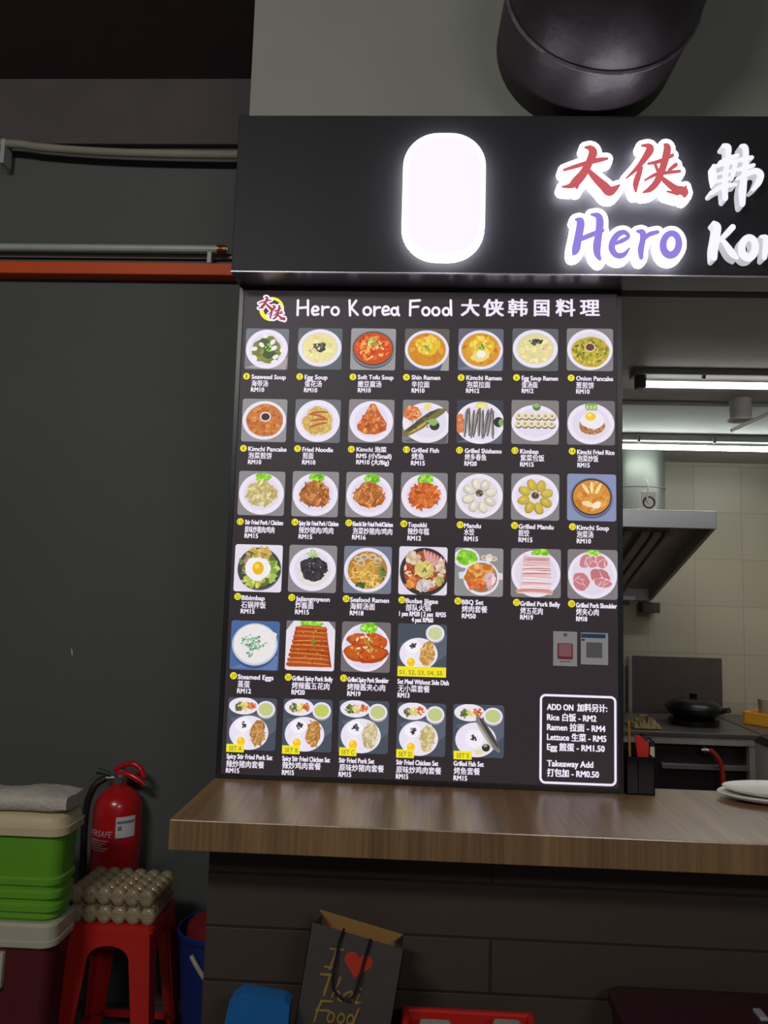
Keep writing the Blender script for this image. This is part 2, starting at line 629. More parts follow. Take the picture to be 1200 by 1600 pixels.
# plain lit plate where the picture figure stood: blank white acrylic, no figure
mx0, mz0 = S(626, 403)
mx1, mz1 = S(760, 208)
b = MB()
b.prism(rrect(mx0, mx1, mz0, mz1, 0.1, 12), SY - 0.03, SY, 0, None, 1)
plate = b.build('lit_plate', [m_lit, m_lit_side], sg)
plate['label'] = 'plain white glowing plate without any picture'
b = MB()
b.prism(rrect(mx0 + 0.014, mx1 - 0.014, mz0 + 0.014, mz1 - 0.014, 0.088, 12), SY - 0.0312, SY - 0.0295)
b.build('plate_face', mat('lit_lilac_white', (225, 220, 230), 0.4, var=0.02, emit=(226, 219, 231), emit_s=0.88), plate)

# ================================================================== MENU BOARD
BY = 2.2
m_frame = mat('black_frame_metal', (40, 38, 40), 0.35, var=0.05)
mb_ = thing('menu_board', 'tall black backlit menu board of dish photos standing on the counter', 'menu board', (0.02, 2.23, 1.02))
bx0, bx1, bz0, bz1 = -0.548, 0.583, 1.021, 2.452
b = MB()
fr = 0.014
b.box((bx0, BY - 0.004, bz0), (bx0 + fr, BY + 0.06, bz1), 0.001)
b.box((bx1 - fr, BY - 0.004, bz0), (bx1, BY + 0.06, bz1), 0.001)
b.box((bx0 + fr, BY - 0.004, bz0), (bx1 - fr, BY + 0.06, bz0 + fr), 0.001)
b.box((bx0 + fr, BY - 0.004, bz1 - fr), (bx1 - fr, BY + 0.06, bz1), 0.001)
b.build('frame', m_frame, mb_)
b = MB()
PANEL = (45, 38, 42)
x0, x1, z0, z1 = bx0 + fr, bx1 - fr, bz0 + fr, bz1 - fr
b.add([(x0, BY, z0), (x1, BY, z0), (x1, BY, z1), (x0, BY, z1)], [(0, 1, 2, 3)], PANEL)
b.build('printed_panel', PRINT, mb_)
b = MB()
b.box((x0, BY + 0.004, z0), (x1, BY + 0.055, z1))
b.build('back_box', m_frame, mb_)


def B(px, py):
    return at(px, py, BY)


PXM = B(601, 830)[0] - B(600, 830)[0]       # metres per photo pixel on the board


def put_text(mb, s, px0, px1, pyc, em=9.6, bold=0.03, col=WHITE, y=BY - 0.0008, cap=0.36, keep=False, tf=B):
    """one line: left and right ends and the middle of the capitals, as they stand on the board"""
    vs, fs = text_geo(s, 0.0)
    a, z = tf(px0, pyc)
    e, _ = tf(px1, pyc)
    mn, mxx = min(v[0] for v in vs), max(v[0] for v in vs)
    sz = em * PXM
    bw = bold * sz
    a, e = a + bw, e - bw
    sx = (e - a) / (mxx - mn)
    for k, (dx, dz) in enumerate(((-1, -0.6), (1, -0.6), (-1, 0.6), (1, 0.6), (0, 0)) if bold else ((0, 0),)):
        mb.add([(a + (v[0] - mn) * sx + dx * bw, y - k * 0.00002, z + (v[1] - cap) * sz + dz * bw) for v in vs], fs, col)
    return mb


# ---- a small painter for the printed dish pictures (flat colour shapes on the film, coordinates -1..1)
def clip_poly(poly, r=0.12):
    for ax, sgn in ((0, 1), (0, -1), (1, 1), (1, -1)):
        out = []
        n = len(poly)
        for i in range(n):
            p, q = poly[i], poly[(i + 1) % n]
            a, c = 1 - sgn * p[ax], 1 - sgn * q[ax]
            if a >= 0:
                out.append(p)
            if (a >= 0) != (c >= 0):
                t = a / (a - c)
                out.append((p[0] + (q[0] - p[0]) * t, p[1] + (q[1] - p[1]) * t))
        poly = out
        if len(poly) < 3:
            return []
    # rounded corners
    return poly


class Pic:
    def __init__(self, seed):
        self.p, self.L = [], 0
        self.r = random.Random(seed)

    def jit(self, c, j):
        d = self.r.uniform(-j, j)
        return tuple(max(0, min(255, v + d + self.r.uniform(-j, j) * 0.4)) for v in c)

    def poly(self, pts, c, new=True):
        if new:
            self.L += 1
        q = clip_poly(pts)
        if q:
            self.p.append((q, c, self.L))

    def bg(self, c, c2=None):
        self.p.append(([*rrect(-1, 1, -1, 1, 0.1, 4)], c, 0))
        if c2:
            self.poly([(-0.98, -0.92), (0.92, -0.98), (0.98, -0.4), (0.3, -0.55)], c2)

    def ell(self, cx, cy, rx, ry, c, n=28, wob=0.0, rot=0.0):
        t = math.radians(rot)
        pts = []
        ph = [self.r.uniform(0, 6.28) for _ in range(3)]
        for i in range(n):
            a = 2 * math.pi * i / n
            k = 1 + wob * (0.6 * math.sin(3 * a + ph[0]) + 0.5 * math.sin(5 * a + ph[1]) + 0.4 * math.sin(9 * a + ph[2]))
            x, y = rx * k * math.cos(a), ry * k * math.sin(a)
            pts.append((cx + x * math.cos(t) - y * math.sin(t), cy + x * math.sin(t) + y * math.cos(t)))
        self.poly(pts, c)

    def bits(self, n, cx, cy, rx, ry, size, cols, j=14, asp=0.6):
        self.L += 1
        for _ in range(n):
            a, d = self.r.uniform(0, 6.28), math.sqrt(self.r.random())
            x, y = cx + rx * d * math.cos(a), cy + ry * d * math.sin(a)
            s = size * self.r.uniform(0.6, 1.3)
            t = self.r.uniform(0, 3.14)
            k = self.r.choice((5, 6, 7))
            pts = []
            for i in range(k):
                u = 2 * math.pi * i / k
                px, py = s * math.cos(u) * self.r.uniform(0.75, 1.2), s * asp * math.sin(u) * self.r.uniform(0.75, 1.2)
                pts.append((x + px * math.cos(t) - py * math.sin(t), y + px * math.sin(t) + py * math.cos(t)))
            self.L += 0.2
            self.poly(pts, self.jit(self.r.choice(cols), j), False)

    def strip(self, x, y, ang, ln, wd, c, curve=0.2):
        n = 5
        a, bb = [], []
        for i in range(n + 1):
            s = (i / n - 0.5)
            u, v = s * ln, curve * ln * (0.25 - s * s)
            hw = wd * (0.5 if i in (0, n) else 1.0)
            a.append((x + u * math.cos(ang) - (v + hw) * math.sin(ang), y + u * math.sin(ang) + (v + hw) * math.cos(ang)))
            bb.append((x + u * math.cos(ang) - (v - hw) * math.sin(ang), y + u * math.sin(ang) + (v - hw) * math.cos(ang)))
        self.poly(a + bb[::-1], c, False)

    def shreds(self, n, cx, cy, rx, ry, ln, wd, cols, j=16, curve=0.5):
        self.L += 1
        for _ in range(n):
            a, d = self.r.uniform(0, 6.28), math.sqrt(self.r.random())
            self.L += 0.15
            self.strip(cx + rx * d * math.cos(a), cy + ry * d * math.sin(a), self.r.uniform(0, 3.14), ln * self.r.uniform(0.6, 1.2), wd * self.r.uniform(0.7, 1.2),
                       self.jit(self.r.choice(cols), j), self.r.uniform(-curve, curve))

    def plate(self, cx=0, cy=0, rx=0.96, ry=0.94, c=(229, 221, 236), inner=(219, 211, 227), k=0.74):
        self.ell(cx, cy, rx, ry, c, 40)
        self.ell(cx, cy, rx * k, ry * k, inner, 36)

    def bowl(self, soup, cx=0, cy=0, rx=0.97, ry=0.92, k=0.84, rim=(226, 219, 234), dy=0.0):
        self.ell(cx, cy - 0.07, rx * 0.96, ry * 0.96, tuple(v * 0.72 for v in rim), 40)
        self.ell(cx, cy, rx, ry, rim, 40)
        self.ell(cx, cy + dy, rx * k * 1.03, ry * k * 1.02, tuple(v * 0.88 for v in rim), 36)
        self.ell(cx, cy + dy - 0.01, rx * k, ry * k, soup, 36)

    def lettuce(self, cx, cy, rx=0.38, ry=0.24):
        self.ell(cx, cy, rx, ry, (128, 190, 48), 22, 0.12)
        self.bits(16, cx, cy, rx * 0.8, ry * 0.8, 0.1, [(150, 215, 60), (104, 170, 36), (172, 226, 92)])

    def egg(self, cx, cy, r=0.3, yr=0.13):
        self.ell(cx, cy, r, r * 0.92, (232, 228, 230), 22, 0.06)
        self.ell(cx, cy - 0.02, yr, yr, (240, 190, 40), 18)
        self.ell(cx - yr * 0.3, cy + yr * 0.3, yr * 0.35, yr * 0.3, (250, 218, 96), 12)

    def emit(self, mb, quad):
        """quad: photo box (x0, y0, x1, y1) -> a square of film on the board"""
        cx, cz = B((quad[0] + quad[2]) / 2, (quad[1] + quad[3]) / 2)
        hw, hh = (quad[2] - quad[0]) / 2 * PXM, (quad[3] - quad[1]) / 2 * PXM
        for pts, c, L in self.p:
            y = BY - 0.0006 - 0.00004 * L
            mb.add([(cx + x * hw, y, cz + z * hh) for x, z in pts], [tuple(range(len(pts)))], c)


GREY, DKG, BLU = (132, 130, 138), (84, 88, 98), (104, 114, 140)


def pile(P, cols, base, w=0.6, h=0.55, n=90, cy=-0.08, ln=0.34, wd=0.035):
    P.ell(0, cy, w, h, base, 26, 0.1)
    P.shreds(n, 0, cy, w * 0.92, h * 0.92, ln, wd, cols)


def set_meal(P, meat, base, kind='full'):
    P.bg((70, 78, 90))
    P.poly([(-0.9, 0.2), (1, 0.6), (1, -0.2), (0.1, -0.9)], (88, 96, 108))
    if kind == 'single':
        cx, cy, r = -0.14, -0.2, 0.78
        P.bowl((196, 204, 150), 0.52, 0.64, 0.38, 0.34, 0.74)
    else:
        cx, cy, r = -0.1, -0.34, 0.8
        P.ell(-0.36, 0.68, 0.6, 0.33, (230, 222, 236), 30)
        P.bits(24, -0.56, 0.66, 0.17, 0.15, 0.07, [(96, 104, 44), (126, 128, 58), (78, 84, 40)])
        P.bits(24, -0.3, 0.66, 0.15, 0.16, 0.07, [(214, 196, 104), (226, 214, 140)])
        P.bits(24, -0.04, 0.7, 0.17, 0.15, 0.07, [(206, 110, 60), (222, 140, 84), (186, 84, 44)])
        P.bowl((190, 198, 130) if kind != 'green' else (188, 200, 92), 0.56, 0.58, 0.38, 0.32, 0.76)
    P.ell(cx, cy, r, r * 0.82, (228, 220, 235), 38)
    if kind == 'fish':
        P.ell(-0.16, -0.3, 0.36, 0.34, (238, 232, 242), 24)
        P.bits(12, -0.18, -0.28, 0.12, 0.12, 0.06, [(50, 52, 56), (72, 76, 76)])
        P.ell(0.36, -0.1, 0.17, 0.82, (122, 118, 112), 24, 0.03, 34)
        P.ell(0.42, -0.06, 0.07, 0.7, (66, 64, 62), 20, 0.03, 34)
        P.ell(0.24, -0.16, 0.05, 0.6, (176, 172, 162), 20, 0.03, 34)
        P.ell(0.3, -0.62, 0.16, 0.15, (48, 46, 44), 20)
        P.ell(0.27, -0.54, 0.09, 0.07, (128, 158, 90), 12)
        P.ell(0.02, -0.8, 0.16, 0.1, (224, 214, 150), 14)
        return
    P.ell(cx - 0.24, cy + 0.24, 0.34, 0.32, (240, 234, 244), 26)
    P.ell(cx - 0.22, cy + 0.16, 0.32, 0.2, (222, 215, 230), 24)
    P.ell(cx - 0.24, cy + 0.27, 0.3, 0.27, (240, 234, 244), 24)
    P.bits(14, cx - 0.22, cy + 0.3, 0.12, 0.12, 0.06, [(48, 50, 54), (70, 74, 74)])
    P.egg(cx - 0.3, cy - 0.32, 0.27, 0.17)
    P.ell(cx + 0.36, cy + 0.02, 0.29, 0.5, base, 24, 0.09, -8)
    P.shreds(50, cx + 0.36, cy + 0.02, 0.26, 0.46, 0.24, 0.032, meat)


def draw(i):
    P = Pic((ord(i) if isinstance(i, str) else i) * 7 + 3)
    R = P.r
    if i == 1:
        P.bg((108, 112, 122), (164, 152, 150)); P.plate(0, 0, 0.97, 0.95, k=0.8)
        P.ell(0, -0.05, 0.68, 0.66, (122, 124, 46), 26, 0.08)
        P.bits(40, 0, -0.05, 0.58, 0.56, 0.15, [(92, 100, 36), (136, 138, 52), (112, 118, 50)], 10)
        P.ell(-0.12, 0.28, 0.3, 0.22, (66, 84, 36), 18, 0.12); P.ell(0.12, -0.22, 0.3, 0.26, (58, 78, 34), 18, 0.12)
        P.bits(12, 0.1, 0.05, 0.2, 0.18, 0.07, [(128, 196, 60), (156, 212, 88)])
        for x, y, a in ((-0.1, 0.62, 8), (-0.25, 0.2, -40), (0.26, 0.34, 50), (0.34, 0.05, 35), (-0.58, 0.0, 10), (0.72, -0.02, 60), (-0.54, -0.44, -60), (0.42, -0.38, 30), (0.36, -0.62, 20)):
            P.ell(x, y, 0.15, 0.1, (232, 226, 228), 14, 0.06, a)
    elif i in (2, 6):
        P.bg((88, 96, 104) if i == 2 else (92, 96, 98)); P.bowl((226, 216, 152) if i == 2 else (216, 208, 150), 0, 0.05, 0.98, 0.9, 0.8)
        P.bits(36, 0, -0.02, 0.68, 0.6, 0.15, [(230, 220, 158), (218, 206, 138), (236, 228, 176)], 6)
        nx, ny = (0.0, 0.08) if i == 2 else (0.02, 0.38)
        P.bits(34, nx, ny, 0.28 if i == 2 else 0.26, 0.22 if i == 2 else 0.13, 0.08, [(62, 64, 52), (84, 86, 70), (46, 50, 42)])
        P.bits(8, -0.35 if i == 2 else 0.46, -0.05 if i == 2 else 0.1, 0.14, 0.14, 0.08, [(214, 170, 150), (228, 196, 178), (190, 150, 132)])
    elif i == 3:
        P.bg((150, 148, 152)); P.ell(0, -0.1, 0.94, 0.84, (86, 86, 90), 40); P.ell(0, 0.02, 0.96, 0.88, (126, 126, 130), 40); P.ell(0, 0.03, 0.9, 0.82, (66, 64, 66), 36)
        P.ell(0, 0.04, 0.86, 0.76, (196, 72, 22), 34)
        P.bits(70, 0, 0.04, 0.74, 0.64, 0.12, [(214, 88, 28), (182, 56, 18), (226, 118, 46)], 12)
        P.bits(22, 0, 0, 0.66, 0.56, 0.1, [(236, 164, 70), (240, 188, 108)], 12)
        P.shreds(16, 0.08, 0.36, 0.26, 0.18, 0.3, 0.022, [(172, 194, 96), (206, 214, 140), (132, 160, 62)])
    elif i in (4, 5):
        P.bg((92, 88, 84) if i == 4 else (96, 98, 112), (70, 84, 128) if i == 4 else (120, 124, 144)); P.bowl((202, 134, 28) if i == 4 else (208, 146, 40), 0, 0.0, 0.98, 0.92, 0.86)
        if i == 4:
            P.poly([(0.62, -1), (1, -1), (1, 0.2)], (160, 152, 150))
            P.bowl((202, 134, 28), 0, 0.0, 0.98, 0.92, 0.86)
        P.bits(40, 0, 0, 0.74, 0.7, 0.14, [(212, 148, 40), (196, 122, 20), (218, 158, 52)], 8)
        P.ell(0.04, 0.18, 0.55, 0.44, (224, 182, 50), 24, 0.1)
        P.bits(46, 0.04, 0.2, 0.5, 0.4, 0.13, [(234, 200, 66), (216, 168, 40), (240, 212, 96)], 8)
        if i == 5:
            P.ell(0.0, -0.3, 0.44, 0.26, (232, 206, 130), 20, 0.1, 20); P.ell(0.02, -0.22, 0.2, 0.17, (240, 232, 214), 16, 0.06)
        P.bits(14, 0.0, 0.1, 0.16, 0.14, 0.07, [(120, 168, 60), (160, 192, 84), (90, 140, 50)])
    elif i == 7:
        P.bg((128, 124, 126)); P.plate(0, 0, 0.98, 0.96, k=0.86)
        P.ell(0.02, -0.1, 0.82, 0.72, (186, 164, 54), 34, 0.03)
        P.bits(110, 0.02, -0.1, 0.74, 0.64, 0.1, [(170, 154, 44), (198, 178, 70), (142, 134, 40), (210, 190, 84)], 10)
        P.bits(30, 0.02, -0.1, 0.7, 0.6, 0.07, [(112, 122, 36), (94, 108, 34)])
        P.ell(0, 0.1, 0.23, 0.22, (222, 196, 170), 22); P.ell(0, 0.11, 0.185, 0.17, (104, 60, 42), 20)
    elif i == 8:
        P.bg((142, 138, 142)); P.plate(0, 0, 0.97, 0.9, k=0.9)
        P.ell(0.02, 0.0, 0.82, 0.76, (192, 112, 46), 34, 0.02)
        P.bits(90, 0.02, 0, 0.74, 0.68, 0.11, [(200, 122, 54), (182, 100, 38), (212, 140, 72), (172, 92, 36)], 8)
        P.bits(10, -0.3, 0.05, 0.2, 0.2, 0.05, [(226, 168, 104)])
        P.ell(0.05, 0.16, 0.25, 0.23, (226, 208, 200), 22); P.ell(0.05, 0.16, 0.19, 0.17, (58, 34, 30), 20)
    elif i == 9:
        P.bg((102, 106, 114)); P.plate(0, 0, 0.97, 0.97, k=0.76)
        pile(P, [(212, 178, 96), (196, 158, 78), (224, 194, 120), (186, 148, 70)], (202, 166, 88), 0.64, 0.66, 90, -0.02, 0.36, 0.025)
        for y, x, a in ((0.2, 0.0, -0.25), (0.02, 0.05, 0.12), (-0.2, 0.05, 0.3), (0.36, 0.05, 0.1)):
            P.L += 1; P.strip(x, y, a, 0.8, 0.045, (172, 92, 38), 0.25)
    elif i == 10:
        P.bg((132, 126, 130)); P.plate(0, -0.02, 0.96, 0.94, k=0.78)
        P.poly([(-0.62, -0.2), (-0.3, 0.3), (-0.05, 0.8), (0.14, 0.8), (0.4, 0.34), (0.68, -0.1), (0.66, -0.42), (0.2, -0.62), (-0.3, -0.6), (-0.6, -0.4)], (186, 90, 38))
        P.bits(80, 0.02, -0.12, 0.56, 0.42, 0.12, [(206, 112, 52), (176, 78, 30), (222, 146, 78), (190, 92, 40)])
        P.bits(20, 0.03, 0.4, 0.2, 0.28, 0.11, [(210, 118, 56), (226, 152, 90), (184, 86, 34)])
    elif i == 11:
        P.bg((124, 120, 122), (90, 88, 92)); P.ell(0.05, -0.05, 1.05, 0.93, (229, 221, 236), 40); P.ell(0.1, -0.05, 0.82, 0.7, (220, 212, 228), 36)
        P.ell(-0.58, 0.38, 0.38, 0.34, (206, 112, 62), 20, 0.1); P.bits(28, -0.58, 0.38, 0.32, 0.28, 0.11, [(220, 134, 78), (190, 92, 48), (230, 164, 110)])
        P.ell(0.08, 0.68, 0.17, 0.16, (226, 212, 128), 16, 0.05)
        P.poly([(-1.0, -0.5), (-0.5, -0.1), (0.1, 0.4), (0.55, 0.62), (0.95, 0.62), (0.8, 0.4), (0.4, 0.1), (-0.1, -0.32), (-0.6, -0.62), (-0.92, -0.74)], (118, 108, 60))
        P.poly([(-0.9, -0.5), (-0.3, 0.1), (0.2, 0.47), (0.6, 0.6), (0.3, 0.34), (-0.2, -0.08), (-0.6, -0.42)], (74, 72, 58))
        P.poly([(-0.8, -0.62), (-0.3, -0.36), (0.3, 0.12), (0.1, 0.06), (-0.4, -0.3)], (196, 168, 64))
        P.bits(20, -0.2, -0.1, 0.5, 0.3, 0.05, [(58, 56, 46), (150, 134, 70)])
        P.ell(0.4, -0.18, 0.22, 0.22, (52, 50, 50), 20); P.ell(0.34, -0.02, 0.2, 0.16, (136, 178, 96), 16, 0.06)
    elif i == 12:
        P.bg((58, 62, 72), (92, 98, 112)); P.ell(0.0, -0.04, 1.05, 0.96, (229, 221, 236), 40); P.ell(0.02, -0.04, 0.86, 0.78, (219, 211, 227), 36)
        P.ell(-0.88, -0.1, 0.26, 0.44, (206, 118, 72), 18, 0.12); P.bits(14, -0.86, -0.1, 0.2, 0.36, 0.1, [(222, 146, 96), (192, 96, 56)])
        P.ell(0.06, 0.74, 0.26, 0.18, (220, 206, 126), 16, 0.06); P.ell(0.06, 0.72, 0.2, 0.12, (232, 220, 152), 14)
        for k in range(9):
            x = -0.6 + k * 0.145
            P.L += 1
            P.strip(x, -0.06 + 0.06 * math.sin(k * 2.1), 1.5 + 0.1 * math.sin(k * 1.7), 1.3, 0.066, P.jit((112, 106, 104), 10), 0.07)
            P.L += 0.2; P.strip(x + 0.03, -0.02, 1.5 + 0.1 * math.sin(k * 1.7), 1.1, 0.02, (70, 66, 66), 0.07)
            P.L += 0.2; P.strip(x - 0.03, -0.1, 1.5 + 0.1 * math.sin(k * 1.7), 0.9, 0.016, (176, 168, 162), 0.07)
        P.ell(0.8, 0.0, 0.21, 0.23, (44, 44, 46), 20); P.ell(0.9, -0.02, 0.11, 0.16, (126, 164, 96), 14)
    elif i == 13:
        P.bg((128, 122, 122)); P.ell(0, -0.04, 1.0, 0.82, (229, 221, 236), 40); P.ell(0, -0.04, 0.84, 0.64, (220, 212, 228), 36)
        P.ell(0.06, 0.7, 0.17, 0.18, (96, 118, 84), 18); P.ell(0.05, 0.76, 0.14, 0.1, (140, 178, 112), 14)
        for row in (0, 1):
            for k in range(6):
                x, y = -0.68 + k * 0.28 + row * -0.02, 0.28 - row * 0.36
                P.ell(x, y - 0.05, 0.16, 0.17, (92, 84, 74), 16); P.ell(x - 0.01, y, 0.155, 0.16, (226, 212, 186), 16)
                P.ell(x - 0.01, y, 0.07, 0.08, (206, 180, 128), 12); P.ell(x, y, 0.03, 0.04, (128, 130, 70), 8)
    elif i == 14:
        P.bg((106, 104, 106)); P.plate(0, -0.05, 0.98, 0.92, k=0.8)
        P.ell(0.04, -0.14, 0.54, 0.4, (172, 112, 74), 24, 0.03); P.bits(40, 0.04, -0.3, 0.46, 0.2, 0.07, [(186, 128, 88), (154, 94, 60), (200, 146, 108)])
        P.ell(0.06, 0.1, 0.5, 0.38, (232, 226, 230), 26, 0.05)
        P.ell(-0.02, 0.28, 0.22, 0.19, (236, 194, 56), 20); P.ell(-0.06, 0.34, 0.09, 0.07, (246, 222, 110), 12)
        for x in (-0.14, 0.02, 0.16):
            P.ell(x, 0.72, 0.11, 0.17, (120, 164, 78), 14, 0.03, 10); P.ell(x, 0.7, 0.07, 0.1, (186, 208, 138), 12)
    elif i in (15, 16, 17, 18):
        P.bg((136, 132, 136) if i < 18 else (126, 122, 126)); P.plate(0, -0.02, 0.97, 0.94, k=0.8)
        P.lettuce(0.05 if i != 17 else 0.1, 0.72, 0.34, 0.22)
        cols = {15: [(206, 196, 140), (186, 174, 112), (220, 212, 164), (196, 166, 112)], 16: [(184, 116, 56), (160, 90, 38), (206, 142, 80), (146, 78, 34)],
                17: [(186, 112, 52), (162, 86, 36), (208, 142, 78), (174, 98, 44)], 18: [(206, 104, 42), (184, 80, 30), (222, 132, 66), (196, 92, 38)]}[i]
        pile(P, cols, tuple(v * 0.86 for v in cols[0]), 0.64, 0.56, 110, -0.02, 0.36, 0.04 if i < 18 else 0.06)
        if i == 15:
            P.bits(10, 0.5, -0.1, 0.2, 0.3, 0.08, [(204, 140, 78), (214, 160, 100)])
    elif i in (19, 20):
        P.bg((128, 126, 130)); P.plate(0, 0, 0.98, 0.96, k=0.82)
        n = 8
        for k in range(n):
            a = 2 * math.pi * k / n + 0.3
            base = (214, 206, 190) if i == 19 else (196, 172, 72)
            x, y = 0.5 * math.cos(a), 0.52 * math.sin(a)
            P.ell(x, y, 0.27, 0.2, P.jit(tuple(v * 0.86 for v in base), 6), 20, 0.05, math.degrees(a))
            P.ell(x + 0.02, y + 0.03, 0.23, 0.16, P.jit(base, 6), 18, 0.06, math.degrees(a))
            P.ell(x - 0.02, y + 0.05, 0.12, 0.06, P.jit(tuple(min(255, v * 1.09) for v in base), 4), 12, 0.06, math.degrees(a))
        P.ell(0, 0.12 if i == 19 else 0.06, 0.2, 0.19, (206, 196, 186), 20); P.ell(0, 0.12 if i == 19 else 0.06, 0.16, 0.15, (92, 74, 56), 18)
        P.bits(10, 0, 0.1, 0.1, 0.1, 0.04, [(168, 148, 110), (60, 46, 36)])
    elif i == 21:
        P.bg((132, 142, 176)); P.ell(0, -0.06, 0.86, 0.84, (88, 94, 118), 40); P.ell(0.0, 0.0, 0.87, 0.84, (104, 108, 128), 40); P.ell(0, 0.02, 0.81, 0.78, (52, 50, 58), 36)
        P.ell(0, 0.02, 0.76, 0.72, (206, 134, 52), 34); P.bits(50, 0, 0.02, 0.64, 0.6, 0.15, [(214, 146, 62), (196, 122, 42), (222, 164, 88)], 6)
        for x, y, a in ((-0.24, 0.36, -55), (0.0, 0.42, 92), (0.27, 0.38, 64)):
            P.ell(x, y, 0.26, 0.07, (238, 214, 150), 16, 0.03, a)
        P.ell(-0.16, -0.28, 0.24, 0.12, (240, 208, 158), 16, 0.08, -15); P.ell(0.2, -0.32, 0.2, 0.14, (246, 224, 190), 16, 0.1, 30)
    elif i == 22:
        P.bg((222, 214, 230)); P.ell(0.05, -0.04, 0.92, 0.9, (92, 92, 90), 40); P.ell(0.04, 0.0, 0.9, 0.88, (64, 66, 64), 40)
        P.ell(0.04, 0.0, 0.78, 0.78, (92, 108, 54), 30, 0.03)
        P.bits(30, 0.0, 0.6, 0.5, 0.22, 0.14, [(196, 164, 82), (176, 142, 66), (208, 178, 100)])
        P.bits(30, 0.55, -0.05, 0.24, 0.5, 0.14, [(164, 190, 92), (132, 164, 66), (190, 208, 124)])
        P.bits(30, -0.1, -0.58, 0.5, 0.2, 0.14, [(182, 186, 72), (156, 168, 62), (204, 204, 110)])
        P.bits(20, -0.56, 0.05, 0.18, 0.4, 0.13, [(176, 140, 120), (70, 76, 50), (120, 130, 70)])
        P.ell(-0.02, -0.02, 0.54, 0.5, (236, 230, 234), 28, 0.06); P.ell(0.0, 0.0, 0.24, 0.28, (230, 176, 24), 22); P.ell(-0.05, 0.08, 0.1, 0.11, (244, 206, 70), 14)
    elif i == 23:
        P.bg((134, 130, 134)); P.plate(0, -0.02, 0.97, 0.92, k=0.8)
        P.ell(0.04, -0.12, 0.64, 0.54, (224, 212, 206), 26, 0.06); P.shreds(30, 0.04, -0.2, 0.56, 0.42, 0.5, 0.014, [(234, 224, 220), (206, 192, 184)])
        P.ell(0.04, 0.0, 0.56, 0.52, (52, 48, 54), 26, 0.1); P.bits(70, 0.04, 0, 0.5, 0.46, 0.1, [(40, 38, 44), (66, 62, 70), (54, 50, 56)], 6)
        P.bits(12, 0.05, 0.05, 0.3, 0.25, 0.03, [(176, 170, 176)])
        P.shreds(14, 0.02, 0.62, 0.22, 0.14, 0.34, 0.02, [(150, 186, 98), (186, 208, 138)])
    elif i == 24:
        P.bg((112, 118, 136)); P.bowl((172, 124, 56), 0, 0.0, 0.98, 0.94, 0.84)
        P.bits(40, 0, 0.05, 0.7, 0.66, 0.15, [(182, 134, 64), (160, 110, 46), (196, 150, 82)], 8)
        P.shreds(46, -0.05, -0.15, 0.56, 0.46, 0.6, 0.03, [(218, 172, 84), (204, 152, 62), (228, 190, 110)])
        for x, y in ((-0.4, 0.45), (-0.16, 0.55), (0.2, 0.56), (0.42, 0.4), (-0.28, 0.3)):
            P.ell(x, y, 0.17, 0.13, (212, 190, 160), 14, 0.05, 40 * x); P.ell(x, y - 0.02, 0.11, 0.08, (168, 138, 98), 12)
        P.bits(18, 0.62, -0.1, 0.12, 0.3, 0.1, [(86, 104, 50), (112, 128, 62)]); P.bits(16, -0.25, -0.66, 0.2, 0.12, 0.1, [(70, 92, 48), (96, 120, 58)])
        P.bits(10, 0.35, -0.6, 0.2, 0.1, 0.07, [(224, 206, 120)])
    elif i == 25:
        P.bg((220, 212, 228)); P.ell(0.06, -0.04, 1.02, 1.0, (56, 52, 54), 44); P.ell(0.08, -0.02, 0.92, 0.9, (30, 28, 30), 40)
        P.ell(0.08, -0.02, 0.88, 0.86, (160, 78, 46), 36); P.bits(60, 0.08, -0.05, 0.76, 0.74, 0.16, [(176, 90, 52), (146, 66, 38), (190, 110, 70)])
        for k in range(7):
            P.L += 0.3; P.strip(0.12 + k * 0.12, 0.62 - k * 0.06, 1.9 - k * 0.08, 0.56, 0.055, P.jit((206, 150, 150), 10), 0.1)
        P.bits(20, -0.4, 0.5, 0.26, 0.2, 0.15, [(222, 204, 180), (198, 172, 140)])
        P.bits(16, 0.72, 0.1, 0.16, 0.34, 0.14, [(222, 206, 186), (196, 178, 150)])
        P.ell(0.06, 0.06, 0.4, 0.36, (206, 188, 112), 22, 0.08); P.shreds(34, 0.06, 0.06, 0.36, 0.32, 0.3, 0.025, [(222, 206, 136), (194, 172, 92)])
        P.bits(10, 0.06, 0.05, 0.12, 0.1, 0.06, [(104, 140, 56), (70, 110, 44)])
        P.ell(0.02, -0.62, 0.3, 0.26, (200, 190, 190), 20, 0.1); P.bits(12, 0.02, -0.62, 0.26, 0.22, 0.1, [(214, 206, 206), (178, 168, 168)])
        P.bits(12, 0.5, -0.5, 0.2, 0.2, 0.13, [(222, 200, 176), (204, 178, 150)]); P.bits(16, -0.5, -0.5, 0.2, 0.26, 0.13, [(204, 112, 50), (222, 140, 70)])
        P.bits(8, 0.72, -0.4, 0.12, 0.2, 0.1, [(170, 172, 80)]); P.bits(14, -0.62, -0.02, 0.16, 0.2, 0.1, [(150, 60, 36), (230, 190, 160)])
    elif i == 26:
        P.bg((138, 138, 140)); P.ell(-0.52, 0.56, 0.54, 0.42, (226, 220, 232), 30); P.lettuce(-0.52, 0.6, 0.44, 0.32)
        for x, y, c in ((0.2, 0.6, (196, 150, 96)), (0.42, 0.66, (190, 206, 196)), (0.62, 0.56, (202, 164, 112)), (0.4, 0.52, (226, 220, 226))):
            P.ell(x, y, 0.13, 0.1, (216, 206, 206), 14); P.ell(x, y, 0.09, 0.07, c, 12)
        P.poly([(-0.84, -0.04), (-0.6, 0.02), (-0.6, -0.3), (-0.8, -0.3)], (214, 208, 216)); P.poly([(0.78, 0.0), (0.98, -0.04), (0.98, -0.3), (0.8, -0.28)], (214, 208, 216))
